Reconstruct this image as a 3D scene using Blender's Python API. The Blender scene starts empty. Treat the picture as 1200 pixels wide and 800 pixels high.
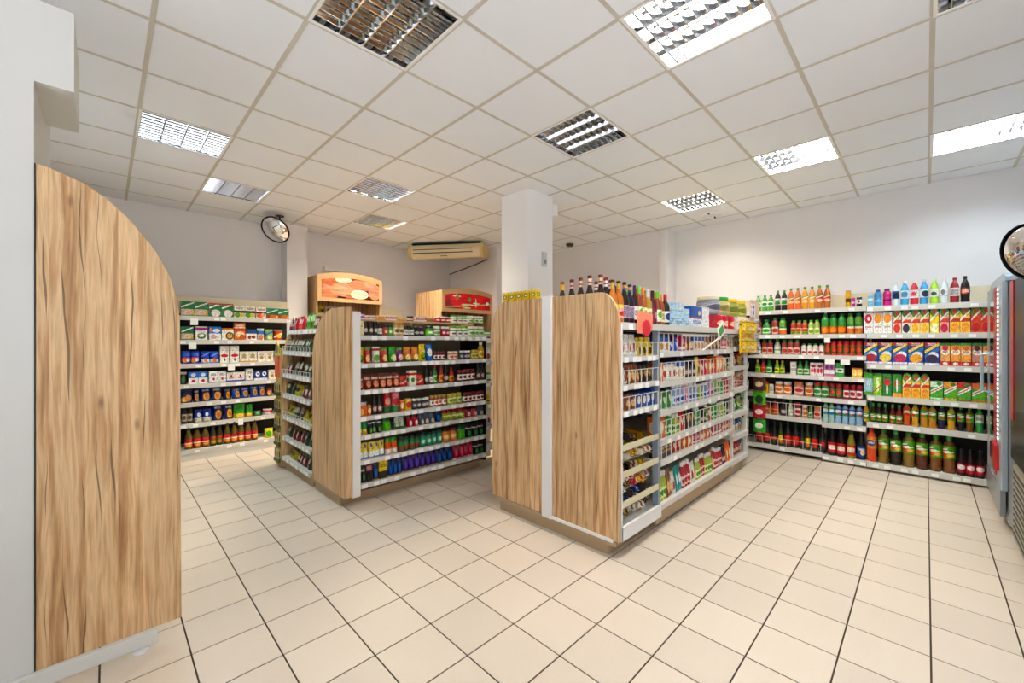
import bpy, bmesh, math, random
from mathutils import Vector, Matrix
random.seed(7)
SC = bpy.context.scene
COL = SC.collection
PI = math.pi

# ------------------------------------------------------------------ camera, world, exposure
F_PX, YAW, HORIZ, CAM_H = 481.09, 0.789617, 399.5, 1.444
cam_d = bpy.data.cameras.new('camera'); cam = bpy.data.objects.new('camera', cam_d); COL.objects.link(cam)
cam_d.sensor_width = 36.0; cam_d.lens = 36.0 * F_PX / 1200.0
cam_d.shift_y = -(400.0 - HORIZ) / 1200.0
cam_d.clip_start = 0.05; cam_d.clip_end = 100
cam.location = (0, 0, CAM_H); cam.rotation_euler = (PI / 2, 0, YAW - PI / 2)
SC.camera = cam
W = bpy.data.worlds.new('world'); SC.world = W; W.use_nodes = True
bgn = W.node_tree.nodes.get('Background') or W.node_tree.nodes.new('ShaderNodeBackground')
bgn.inputs['Color'].default_value = (0.86, 0.93, 1.0, 1); bgn.inputs['Strength'].default_value = .7
LAMP_W = 62.0
SC.view_settings.view_transform = 'Standard'; SC.view_settings.look = 'None'
SC.view_settings.gamma = 1.0; SC.view_settings.use_curve_mapping = False
SC.view_settings.exposure = 0.5
def portal(loc, rot, sx, sy):
    d = bpy.data.lights.new('window_daylight', 'AREA'); d.shape = 'RECTANGLE'; d.size = sx; d.size_y = sy
    d.cycles.is_portal = True
    o = bpy.data.objects.new('window_daylight', d); o.location = loc; o.rotation_euler = rot; COL.objects.link(o)
sun_d = bpy.data.lights.new('sun', 'SUN'); sun_d.energy = 19.0; sun_d.angle = .01; sun_d.color = (.92, .96, 1)
sun = bpy.data.objects.new('sun', sun_d); COL.objects.link(sun); sun.rotation_euler = (math.radians(-14), math.radians(14), 0)   # behind the building: lights only the ground added outside for its bounce
portal((0.0, -3.0, 1.6), (PI / 2, 0, 0), 4.4, 2.6)
portal((-2.4, -0.2, 1.6), (PI / 2, 0, -PI / 2), 4.6, 2.6)

cw, sw = math.cos(YAW), math.sin(YAW)
def ray(px): k = (px - 600.0) / F_PX; return cw + k * sw, sw - k * cw
def at_x(px, X): a, b = ray(px); return b / a * X
def at_y(px, Y): a, b = ray(px); return a / b * Y
def depth(x, y): return x * cw + y * sw

# ------------------------------------------------------------------ materials
MATS = {}
def lin(h):
    h = h.lstrip('#'); o = []
    for i in (0, 2, 4):
        c = int(h[i:i + 2], 16) / 255.0
        o.append(c / 12.92 if c <= .04045 else ((c + .055) / 1.055) ** 2.4)
    return (o[0], o[1], o[2], 1)
class NT:
    def __init__(s, name):
        s.m = bpy.data.materials.new(name); s.m.use_nodes = True; s.t = s.m.node_tree
        s.p = next(n for n in s.t.nodes if n.type == 'BSDF_PRINCIPLED')
    def n(s, t): return s.t.nodes.new('ShaderNode' + t)
    def l(s, a, b): s.t.links.new(a, b)
    def put(s, v, sock):
        if hasattr(v, 'links') or hasattr(v, 'is_linked'): s.l(v, sock)
        else: sock.default_value = v
    def math(s, op, a, b=None, c=None, clamp=False):
        k = s.n('Math'); k.operation = op; k.use_clamp = clamp
        s.put(a, k.inputs[0])
        if b is not None: s.put(b, k.inputs[1])
        if c is not None: s.put(c, k.inputs[2])
        return k.outputs[0]
    def mix(s, f, a, b, mode='MIX'):
        k = s.n('Mix'); k.data_type = 'RGBA'; k.blend_type = mode
        s.put(f, k.inputs[0]); s.put(a, k.inputs[6]); s.put(b, k.inputs[7]); return k.outputs[2]
    def vec(s, x, y, z=0.0):
        k = s.n('CombineXYZ'); s.put(x, k.inputs[0]); s.put(y, k.inputs[1]); s.put(z, k.inputs[2]); return k.outputs[0]
    def noise(s, v, scale, detail=2.0, rough=.5):
        k = s.n('TexNoise'); s.l(v, k.inputs['Vector']); k.inputs['Scale'].default_value = scale
        k.inputs['Detail'].default_value = detail; k.inputs['Roughness'].default_value = rough; return k.outputs['Fac']
    def ramp(s, v, stops):
        k = s.n('ValToRGB'); s.l(v, k.inputs[0]); e = k.color_ramp.elements
        while len(e) < len(stops): e.new(.5)
        for i, (p, c) in enumerate(stops): e[i].position = p; e[i].color = c
        return k.outputs[0]
def plain(name, col, rough=.5, metal=0.0, emit=0.0, trans=0.0, alpha=1.0, noise=0.0, ior=1.45, spec=.5):
    if name in MATS: return MATS[name]
    t = NT(name); p = t.p; c = lin(col) if isinstance(col, str) else col
    p.inputs['Base Color'].default_value = c; p.inputs['Roughness'].default_value = rough
    p.inputs['Metallic'].default_value = metal; p.inputs['IOR'].default_value = ior
    p.inputs['Specular IOR Level'].default_value = spec
    if trans: p.inputs['Transmission Weight'].default_value = trans
    if emit: p.inputs['Emission Color'].default_value = c; p.inputs['Emission Strength'].default_value = emit
    if noise:
        co = t.n('TexCoord').outputs['Object']; f = t.noise(co, 2.2, 4)
        g = t.math('MULTIPLY_ADD', f, noise * 2, 1 - noise)
        mx = t.n('Mix'); mx.data_type = 'RGBA'; mx.blend_type = 'MULTIPLY'; mx.inputs[0].default_value = 1
        mx.inputs[6].default_value = c; t.l(t.vec(g, g, g), mx.inputs[7]); t.l(mx.outputs[2], p.inputs['Base Color'])
    MATS[name] = t.m; return t.m
def plastic(col, rough=.28): return plain('plastic_' + col, col, rough)
def printed(spec, rough=.35):
    """flat print: bg|b:col,v0,v1|o:col,u,v,ru,rv|t:col,v0,v1,u0,u1|d:col,offset,width"""
    key = 'print_' + spec
    if key in MATS: return MATS[key]
    t = NT('printed_pack'); uv = t.n('UVMap').outputs[0]
    sp = t.n('SeparateXYZ'); t.l(uv, sp.inputs[0]); u, v = sp.outputs[0], sp.outputs[1]
    parts = spec.split('|'); cur = lin(parts[0]); rgb = t.n('RGB'); rgb.outputs[0].default_value = cur; cur = rgb.outputs[0]
    def inr(x, a, b):
        return t.math('MULTIPLY', t.math('GREATER_THAN', x, a), t.math('LESS_THAN', x, b))
    for q in parts[1:]:
        k, a = q.split(':'); a = a.split(','); c = lin(a[0]); a = [float(z) for z in a[1:]]
        if k == 'b': m = inr(v, a[0], a[1])
        elif k == 'o':
            du = t.math('DIVIDE', t.math('SUBTRACT', u, a[0]), a[2]); dv = t.math('DIVIDE', t.math('SUBTRACT', v, a[1]), a[3])
            m = t.math('LESS_THAN', t.math('ADD', t.math('MULTIPLY', du, du), t.math('MULTIPLY', dv, dv)), 1.0)
        elif k == 'd':
            s = t.math('SUBTRACT', v, t.math('MULTIPLY', u, .35)); m = inr(s, a[0], a[0] + a[1])
        else:
            nz = t.n('TexNoise'); nz.inputs['Scale'].default_value = 1.0; nz.inputs['Detail'].default_value = 0
            t.l(t.vec(t.math('MULTIPLY', u, 26.0), t.math('MULTIPLY', v, 34.0)), nz.inputs['Vector'])
            m = t.math('MULTIPLY', t.math('MULTIPLY', inr(v, a[0], a[1]), inr(u, a[2], a[3])), t.math('GREATER_THAN', nz.outputs['Fac'], .48))
        cur = t.mix(m, cur, c)
    nz = t.n('TexNoise'); nz.inputs['Scale'].default_value = 1.0; nz.inputs['Detail'].default_value = 3
    t.l(t.vec(t.math('MULTIPLY', u, 7.0), t.math('MULTIPLY', v, 11.0), len(MATS) * 1.7), nz.inputs['Vector'])
    k2 = t.math('MULTIPLY', t.math('SUBTRACT', nz.outputs['Fac'], .5), 2.6); g = t.math('ADD', k2, 1.0)
    cur = t.mix(.75, cur, t.vec(g, g, g), 'MULTIPLY'); cur = t.mix(.22, cur, nz.outputs['Color'], 'OVERLAY')
    sat = t.n('HueSaturation'); sat.inputs['Saturation'].default_value = 1.1; t.l(cur, sat.inputs['Color']); cur = sat.outputs[0]
    t.l(cur, t.p.inputs['Base Color']); t.p.inputs['Roughness'].default_value = rough
    MATS[key] = t.m; return t.m

def make_wood():
    t = NT('oak_laminate'); co = t.n('TexCoord').outputs['Object']; sp = t.n('SeparateXYZ'); t.l(co, sp.inputs[0])
    s = t.math('ADD', sp.outputs[0], sp.outputs[1]); z = sp.outputs[2]
    pid = t.math('FLOOR', t.math('DIVIDE', s, .105))
    wn = t.n('TexWhiteNoise'); wn.noise_dimensions = '1D'; t.l(pid, wn.inputs['W']); r = wn.outputs[0]
    off = t.math('MULTIPLY', r, 17.0)
    warp = t.noise(t.vec(t.math('MULTIPLY', s, 3.0), t.math('ADD', t.math('MULTIPLY', z, 1.6), off)), 1.0, 2)
    s2 = t.math('MULTIPLY_ADD', warp, .05, s)
    n1 = t.noise(t.vec(t.math('MULTIPLY', s2, 26.0), t.math('ADD', t.math('MULTIPLY', z, 1.3), off), off), 1.0, 5, .6)
    n2 = t.noise(t.vec(t.math('MULTIPLY', s2, 150.0), t.math('MULTIPLY', z, 5.0), off), 1.0, 3)
    base = t.ramp(n1, [(.28, lin('8f5f36')), (.42, lin('c39462')), (.55, lin('e3be8e')), (.70, lin('bf8d5a'))])
    g2 = t.math('MULTIPLY_ADD', n2, .6, .70); base = t.mix(1.0, base, t.vec(g2, g2, g2), 'MULTIPLY')
    tint = t.math('MULTIPLY_ADD', r, .20, .90); base = t.mix(1.0, base, t.vec(tint, tint, tint), 'MULTIPLY')
    wv = t.noise(t.vec(t.math('MULTIPLY', s, 5.0), t.math('MULTIPLY', z, 1.5), 9.0), 1.0, 2)
    cc = t.math('ADD', t.math('MULTIPLY', s, 19.0), t.math('MULTIPLY', wv, 1.6)); ci = t.math('FLOOR', cc)
    mk = t.noise(t.vec(t.math('MULTIPLY', ci, 3.7), t.math('MULTIPLY', z, 1.7), 4.0), 1.0, 1.5)
    wd = t.math('MULTIPLY', t.math('SUBTRACT', mk, .505), .55)
    cr = t.math('LESS_THAN', t.math('ABSOLUTE', t.math('SUBTRACT', t.math('FRACT', cc), .5)), wd)
    base = t.mix(t.math('MULTIPLY', cr, .72), base, lin('46301d'))
    vo = t.n('TexVoronoi'); vo.inputs['Scale'].default_value = 1.0
    t.l(t.vec(t.math('MULTIPLY', s2, 6.5), t.math('MULTIPLY', z, 2.3)), vo.inputs['Vector'])
    kn = t.math('SUBTRACT', 1.0, t.math('DIVIDE', vo.outputs['Distance'], .09), clamp=True)
    base = t.mix(t.math('MULTIPLY', kn, .8), base, lin('4a2d18'))
    t.l(base, t.p.inputs['Base Color']); t.p.inputs['Roughness'].default_value = .45
    return t.m
WOOD = make_wood()
def make_tile():
    t = NT('beige_floor_tile'); oi = t.n('ObjectInfo').outputs['Random']; co = t.n('TexCoord').outputs['Object']
    geo = t.n('NewGeometry').outputs['Position']
    n = t.noise(geo, 1.1, 3); n2 = t.noise(geo, 60.0, 2)
    g = t.math('ADD', t.math('MULTIPLY_ADD', oi, .09, .91), t.math('ADD', t.math('MULTIPLY_ADD', n, .10, -.05), t.math('MULTIPLY_ADD', n2, .06, -.03)))
    t.l(t.mix(1.0, lin('e3d3bf'), t.vec(g, g, g), 'MULTIPLY'), t.p.inputs['Base Color'])
    t.p.inputs['Roughness'].default_value = .42
    return t.m
TILE = make_tile()
M_GROUT = plain('dark_grout', '43321f', .9)
M_WALL = plain('painted_wall', 'eeeaea', .8, noise=.03)
M_WHITE = plain('white_paint', 'efedea', .6)
M_CEIL = plain('ceiling_board', 'eef0f4', .9, noise=.02)
M_TBAR = plain('ceiling_bar', 'c9c2b6', .6)
M_SHELF = plain('white_shelf_metal', 'dedad0', .45)
M_RAIL = plain('price_rail', 'd6d3cb', .35)
M_TAG = plain('price_paper', 'fbfaf5', .6)
M_BACK = plain('shaded_back_panel', '23201e', .7)  # near-black puts the shade of the shelf interiors into the panel colour
M_CREAM = plain('cream_back_panel', 'd9cdb0', .7)
M_POST = plain('post_grey', 'aeb4bb', .4)
M_WIRE = plain('wire_white', 'e2ded4', .35, .2)
M_BLACK = plain('black_plastic', '0b0b0c', .35)
M_MIRROR = plain('mirror', (.92, .92, .92, 1), .015, 1.0)
M_LOUVRE = plain('polished_aluminium', (.66, .67, .69, 1), .08, 1.0)
M_KICK = plain('kick_laminate', 'b49a78', .5)
M_CLEAR = plain('clear_plastic', 'f2f8fa', .05, 0, 0, .85, ior=1.2)
M_GLASSD = plain('acrylic', 'ffffff', .03, 0, 0, .95, ior=1.1)

# ------------------------------------------------------------------ object helpers
def link(o): COL.objects.link(o); return o
def setp(o, label=None, cat=None, group=None, kind=None):
    if label: o['label'] = label
    if cat: o['category'] = cat
    if group: o['group'] = group
    if kind: o['kind'] = kind
    return o
def empty(name, loc=(0, 0, 0), rz=0.0, parent=None):
    o = link(bpy.data.objects.new(name, None)); o.location = loc; o.rotation_euler = (0, 0, rz); o.empty_display_size = .05
    if parent: o.parent = parent
    return o
WORLDY = {}
def thing(name, loc, label, cat, group=None):
    """an Empty at the thing's base whose parts are built in room coordinates"""
    o = empty(name, loc); WORLDY[o.name] = Vector(loc); return setp(o, label, cat, group)
def adopt(o, parent):
    o.parent = parent
    if parent.name in WORLDY: o.matrix_parent_inverse = Matrix.Translation(-WORLDY[parent.name])
class MB:
    def __init__(s): s.v = []; s.f = []; s.uv = []; s.smooth = False; s.mi = []
    def quad(s, *p, uv=None, mi=0):
        n = len(s.v); s.v += list(p); s.f.append(tuple(range(n, n + len(p)))); s.uv.append(uv or [(0, 0)] * len(p)); s.mi.append(mi)
    def box(s, x0, x1, y0, y1, z0, z1):
        if x0 > x1: x0, x1 = x1, x0
        if y0 > y1: y0, y1 = y1, y0
        q = [(0, 0), (1, 0), (1, 1), (0, 1)]
        s.quad((x0, y0, z0), (x1, y0, z0), (x1, y0, z1), (x0, y0, z1), uv=q)
        s.quad((x1, y1, z0), (x0, y1, z0), (x0, y1, z1), (x1, y1, z1), uv=q)
        s.quad((x0, y1, z0), (x0, y0, z0), (x0, y0, z1), (x0, y1, z1), uv=q)
        s.quad((x1, y0, z0), (x1, y1, z0), (x1, y1, z1), (x1, y0, z1), uv=q)
        s.quad((x0, y0, z1), (x1, y0, z1), (x1, y1, z1), (x0, y1, z1), uv=[(.02, .96), (.03, .96), (.03, .97), (.02, .97)])
        s.quad((x0, y1, z0), (x1, y1, z0), (x1, y0, z0), (x0, y0, z0))
        return s
    def prism(s, pts, a0, a1, axis='y', uvfront=False):
        """extrude polygon pts (counter-clockwise in the first plane) along axis from a0 to a1"""
        def P(p, a): return (p[0], a, p[1]) if axis == 'y' else ((a, p[0], p[1]) if axis == 'x' else (p[0], p[1], a))
        us = [p[0] for p in pts]; vs = [p[1] for p in pts]
        du = max(us) - min(us) or 1; dv = max(vs) - min(vs) or 1
        uv = [((p[0] - min(us)) / du, (p[1] - min(vs)) / dv) for p in pts]
        s.quad(*[P(p, a0) for p in pts], uv=uv)
        s.quad(*[P(p, a1) for p in reversed(pts)], uv=[(1 - a, b) for a, b in reversed(uv)])
        for i in range(len(pts)):
            p, q = pts[i], pts[(i + 1) % len(pts)]
            a, b = uv[i][1], uv[(i + 1) % len(pts)][1]
            s.quad(P(p, a0), P(p, a1), P(q, a1), P(q, a0), uv=[(0, a), (1, a), (1, b), (0, b)])
        return s
    def lathe(s, prof, seg=14, u0=0.0, cx=0, cy=0):
        s.smooth = True; zs = [p[1] for p in prof]; z0, z1 = min(zs), max(zs); dz = (z1 - z0) or 1
        for i in range(len(prof) - 1):
            (r0, a), (r1, b) = prof[i], prof[i + 1]
            for k in range(seg):
                t0, t1 = k / seg, (k + 1) / seg
                A0, A1 = PI / 2 - 2 * PI * t0 * -1, PI / 2 + 2 * PI * t1
                c0, s0, c1, s1 = math.cos(A0), math.sin(A0), math.cos(A1), math.sin(A1)
                va, vb = (a - z0) / dz, (b - z0) / dz
                U0, U1 = (t0 - .5) * 2 + .5, (t1 - .5) * 2 + .5
                p = [(cx + r0 * c0, cy + r0 * s0, a), (cx + r0 * c1, cy + r0 * s1, a), (cx + r1 * c1, cy + r1 * s1, b), (cx + r1 * c0, cy + r1 * s0, b)]
                uv = [(U0, va), (U1, va), (U1, vb), (U0, vb)]
                if r0 < 1e-6: p, uv = p[1:], uv[1:]
                elif r1 < 1e-6: p, uv = p[:3], uv[:3]
                s.quad(*p, uv=uv)
        return s
    def tube(s, pts, r, seg=8):
        s.smooth = True; rings = []
        for i, p in enumerate(pts):
            p = Vector(p); d = (Vector(pts[min(i + 1, len(pts) - 1)]) - Vector(pts[max(i - 1, 0)])).normalized()
            a = d.cross(Vector((0, 0, 1)) if abs(d.z) < .9 else Vector((1, 0, 0))).normalized(); b = d.cross(a)
            rings.append([tuple(p + r * (math.cos(2 * PI * k / seg) * a + math.sin(2 * PI * k / seg) * b)) for k in range(seg)])
        for A, B in zip(rings, rings[1:]):
            for k in range(seg): s.quad(A[k], B[k], B[(k + 1) % seg], A[(k + 1) % seg])
        s.quad(*rings[0]); s.quad(*reversed(rings[-1]))
        return s
    def mesh(s, name, mat, bevel=0.0):
        me = bpy.data.meshes.new(name); me.from_pydata(s.v, [], s.f)
        ul = me.uv_layers.new(name='UVMap'); flat = [c for f in s.uv for p in f for c in p]; ul.data.foreach_set('uv', flat)
        if mat: me.materials.append(mat)
        if s.smooth or bevel:
            bm = bmesh.new(); bm.from_mesh(me); bmesh.ops.remove_doubles(bm, verts=bm.verts, dist=1e-5)
            if bevel: bmesh.ops.bevel(bm, geom=list(bm.edges), offset=bevel, segments=2, affect='EDGES', profile=.5, clamp_overlap=True)
            if s.smooth:
                for f in bm.faces: f.smooth = True
                for e in bm.edges:
                    if len(e.link_faces) == 2 and e.calc_face_angle(0) > .7: e.smooth = False
            bm.to_mesh(me); bm.free()
        me.update(); return me
    def obj(s, name, mat, parent=None, bevel=0.0, **kw):
        o = link(bpy.data.objects.new(name, s.mesh(name, mat, bevel)))
        if parent: adopt(o, parent)
        return setp(o, **kw)
def box(name, mat, x0, x1, y0, y1, z0, z1, parent=None, bevel=0.0, **kw):
    return MB().box(x0, x1, y0, y1, z0, z1).obj(name, mat, parent, bevel, **kw)
def inst(name, me, loc, rz=0.0, scale=(1, 1, 1), parent=None):
    o = link(bpy.data.objects.new(name, me)); o.location = loc; o.rotation_euler = (0, 0, rz); o.scale = scale
    if parent: o.parent = parent
    return o
def proj(x, y, z):
    d = depth(x, y)
    if d < .05: return None
    return 600 + F_PX * (x * sw - y * cw) / d, HORIZ - F_PX * (z - CAM_H) / d

# ------------------------------------------------------------------ room shell
H = 3.195; XW, YW = 6.5, 7.0; X0, Y0 = -2.4, -3.0
floor = box('floor', M_GROUT, X0, XW + .1, Y0, YW + .1, -.10, -.003, kind='structure')
T = .30; FX, FY = 2.383, 1.484
tme = MB().box(-T / 2 + .0036, T / 2 - .0036, -T / 2 + .0036, T / 2 - .0036, -.003, 0).mesh('floor_tile', TILE)
cells = []
hidden = [(2.5, 5.25, 1.6, 2.5), (1.6, 3.0, 3.9, 5.0), (-.6, .1, 2.7, 6.6), (.7, 1.7, 6.35, 7), (6.2, 6.6, -1, 7), (2.3, 6, 5.7, 7)]
for a in range(-16, 15):
    for b in range(-16, 20):
        x, y = FX + (a + .5) * T, FY + (b + .5) * T
        if not (X0 < x < XW and Y0 < y < YW): continue
        P = [proj(x + dx * T / 2, y + dy * T / 2, 0) for dx, dy in ((-1, -1), (1, -1), (1, 1), (-1, 1))]
        ar = 0
        if all(P) and any(0 < p[0] < 1200 and 0 < p[1] < 800 for p in P) and not any(h[0] < x < h[1] and h[2] < y < h[3] for h in hidden):
            ar = abs(sum(P[i][0] * P[(i + 1) % 4][1] - P[(i + 1) % 4][0] * P[i][1] for i in range(4))) / 2
            if P[0][0] < 40: ar *= .2
        cells.append((ar, x, y))
cells.sort(reverse=True)
rest = MB()
for i, (ar, x, y) in enumerate(cells):
    if i < 300 and ar > 60: inst('floor_tile', tme, (x, y, 0), parent=floor)
    else: rest.box(x - T / 2 + .0036, x + T / 2 - .0036, y - T / 2 + .0036, y + T / 2 - .0036, -.003, 0)
rest.obj('floor_tiles', TILE, floor, kind='stuff')

ceiling = box('ceiling', plain('ceiling_void', 'b7ab98', .9), X0, XW + .1, Y0, YW + .1, H + .10, H + .2, kind='structure')
CX, CY = .184, 2.374
LAMPS = {(1, -1): 0, (3, -3): 1.0, (4, -5): 0, (4, -1): 0, (7, -3): .9, (8, -5): .7, (0, 3): 1.1, (1, 5): 0, (3, 3): 2.0, (4, 5): 2.2, (8, -1): 1.0}
mats_c = {}
def cw_mesh(w, d):
    k = (round(w, 3), round(d, 3))
    if k not in mats_c: mats_c[k] = MB().box(-w / 2 + .011, w / 2 - .011, -d / 2 + .011, d / 2 - .011, 0, .015).mesh('ceiling_tile', M_CEIL)
    return mats_c[k]
for i in range(-5, 11):
    for j in range(-9, 8):
        if (i, j) in LAMPS: continue
        xa, xb = max(X0, CX + .6 * i), min(XW, CX + .6 * (i + 1)); ya, yb = max(Y0, CY + .6 * j), min(YW, CY + .6 * (j + 1))
        if xb - xa < .05 or yb - ya < .05: continue
        inst('ceiling_tile', cw_mesh(xb - xa, yb - ya), ((xa + xb) / 2, (ya + yb) / 2, H), parent=ceiling)
for i in range(-4, 11):
    x = CX + .6 * i
    if X0 < x < XW: box('grid_bar', M_TBAR, x - .012, x + .012, Y0, YW, H - .003, H + .03, ceiling)
for j in range(-8, 8):
    y = CY + .6 * j
    if Y0 < y < YW: box('grid_bar', M_TBAR, X0, XW, y - .012, y + .012, H - .002, H + .03, ceiling)

box('wall_right', M_WALL, XW, XW + .12, -1.3, YW + .1, 0, H + .1, kind='structure')
box('wall_back', M_WALL, -.74, XW, YW, YW + .12, 0, H + .1, kind='structure')
box('wall_recess', M_WALL, 6.28, XW, 2.96, 5.56, 0, H, kind='structure')
box('wall_corner', M_WALL, 5.11, XW, 5.56, YW, 0, H, kind='structure')
box('trim_1', M_WALL, 6.20, XW, 2.83, 2.96, 0, H, kind='structure')
box('trim_2', M_WALL, 1.93, 2.22, 6.72, YW, 0, H, kind='structure')
box('wall_left', M_WALL, -.74, -.62, 3.3, YW, 0, H + .1, kind='structure')
M_PART = plain('partition_paint', 'd6d4cf', .7, noise=.02)
part = box('wall_partition', M_PART, X0, -.207, 2.58, 3.30, 0, 2.85, kind='structure')
box('wall_partition_box', M_PART, -.207, -.094, 2.58, 3.07, 2.513, 2.85, part)
box('wall_fridge_side', M_WALL, 2.5, XW + .1, -1.32, -1.2, 0, H + .1, kind='structure')
box('wall_jog', M_WALL, 2.5, 2.62, Y0, -1.32, 0, H + .1, kind='structure')
wf = MB(); wf.box(X0, 2.5, Y0 - .12, Y0, 0, .3).box(X0, 2.5, Y0 - .12, Y0, 2.9, H + .1).box(X0, -2.2, Y0 - .12, Y0, .3, 2.9).box(2.2, 2.5, Y0 - .12, Y0, .3, 2.9)
wf.obj('wall_front', M_WALL, kind='structure')
wf = MB(); wf.box(X0 - .12, X0, Y0 - .12, 3.3, 0, .3).box(X0 - .12, X0, Y0 - .12, 3.3, 2.9, H + .1).box(X0 - .12, X0, Y0 - .12, -2.5, .3, 2.9).box(X0 - .12, X0, 2.1, 3.3, .3, 2.9)
wf.obj('wall_street', M_WALL, kind='structure')

box('bounce_ground', plain('bounce_paving', 'b6b7b8', .9), -14, 5, -14, 8, -.3, -.12, kind='structure')  # added out of view to bounce sun through the windows onto the ceiling
# column
colr = empty('column', (3.65, 3.42, 0)); setp(colr, 'square white column standing between the two wooden islands', 'column')
box('shaft', M_WALL, -.22, .22, -.22, .22, 0, H, colr, .004)
box('junction_box', M_WHITE, .20, .26, -.27, -.22, 2.96, 3.10, colr, .004)
sb = box('switch_box', plain('grey_switch', 'c9cbcc', .4), .01, .09, -.245, -.22, 2.33, 2.50, colr, .006)
box('switch_button', plain('switch_button', '8d9096', .4), .03, .07, -.252, -.245, 2.36, 2.41, sb)

# ------------------------------------------------------------------ ceiling luminaires
lm_frame = MB()
for s in (-1, 1):
    lm_frame.box(-.3, .3, s * .284, s * .3, -.004, .004); lm_frame.box(s * .284, s * .3, -.284, .284, -.004, .004)
lm_frame = lm_frame.mesh('frame', M_WHITE)
lm_house = MB()
for s in (-1, 1):
    lm_house.box(-.284, .284, s * .280, s * .284, 0, .085); lm_house.box(s * .280, s * .284, -.28, .28, 0, .085)
lm_house.box(-.284, .284, -.284, .284, .085, .088); lm_house = lm_house.mesh('housing', M_LOUVRE)
lm_tube = MB().tube([(0, -.27, .055), (0, .27, .055)], .013, 8)
lm_tube_on = lm_tube.mesh('tube', plain('tube_lit', (1, .98, .95, 1), .4, emit=9.0)); lm_tube_off = lm_tube.mesh('tube', plain('tube_off', 'e8e8e6', .4))
lm_ref = MB().prism([(-.004, -.001), (.004, -.001), (.014, .032), (-.014, .032)], -.28, .28, 'y').mesh('reflector', M_LOUVRE)
lm_blade = MB(); lm_blade.v = []
lm_blade.prism([(-.002, 0), (.002, 0), (.011, .030), (-.011, .030)], -.28, .28, 'x'); lm_blade = lm_blade.mesh('lamella', M_LOUVRE)
lamp_lbl = {(1, -1): 'unlit mirrored ceiling light, the largest one at the top left', (3, -3): 'brightest white ceiling light, large at the top right',
            (4, -5): 'ceiling light cut off by the top right edge', (4, -1): 'dark unlit ceiling light in front of the white column',
            (7, -3): 'lit ceiling light to the right of the brightest one', (8, -5): 'lit ceiling light at the right edge above the fridge',
            (0, 3): 'bluish lit ceiling light above the tall wooden panel', (1, 5): 'unlit ceiling light near the hanging convex mirror',
            (3, 3): 'lit ceiling light left of the column, nearer of two', (4, 5): 'small lit ceiling light nearest the air conditioner',
            (8, -1): 'lit ceiling light nearest the right wall pilaster'}
cool = {(0, 3): (.72, .9, 1), (8, -5): (.75, .93, 1), (3, -3): (1, .98, .95), (3, 3): (1, .88, .68), (4, 5): (1, .88, .68), (8, -1): (1, .92, .78)}
for (i, j), on in LAMPS.items():
    x, y = CX + .6 * (i + .5), CY + .6 * (j + .5)
    r = empty('ceiling_light', (x, y, H)); setp(r, lamp_lbl[(i, j)], 'ceiling light', 'recessed louvre ceiling lights')
    inst('frame', lm_frame, (0, 0, 0), parent=r); inst('housing', lm_house, (0, 0, 0), parent=r)
    for k in range(4): inst('tube', lm_tube_on if on else lm_tube_off, (-.21 + .14 * k, 0, 0), parent=r)
    for k in range(3): inst('reflector', lm_ref, (-.14 + .14 * k, 0, 0), parent=r)
    for k in range(9): inst('lamella', lm_blade, (0, -.232 + .058 * k, 0), parent=r)
    if on:
        d = bpy.data.lights.new('tube_light', 'AREA'); d.shape = 'SQUARE'; d.size = .54; d.energy = LAMP_W * on
        d.color = cool.get((i, j), (1, .93, .82)); o = link(bpy.data.objects.new('tube_light', d)); o.location = (0, 0, .078); o.parent = r

# smoke detector + ring vent
d = MB().lathe([(0, -.045), (.05, -.045), (.065, -.03), (.07, 0), (0, 0)], 20).obj('smoke_detector', plain('bronze_plastic', '4a3320', .5), label='small dark round detector on the ceiling beside the column', cat='detector'); d.location = (5.95, 4.52, H - .003)
d = empty('ceiling_vent', (5.95, 2.08, H - .004)); setp(d, 'small white ring vent on the ceiling near right wall', 'vent')
MB().lathe([(.10, 0), (.12, -.02), (.135, -.012), (.14, 0)], 24).obj('ring', M_WHITE, d)
for s in (-1, 1): box('clip', M_BLACK, s * .12 - .015, s * .12 + .015, -.01, .01, -.026, 0, d)

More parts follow.
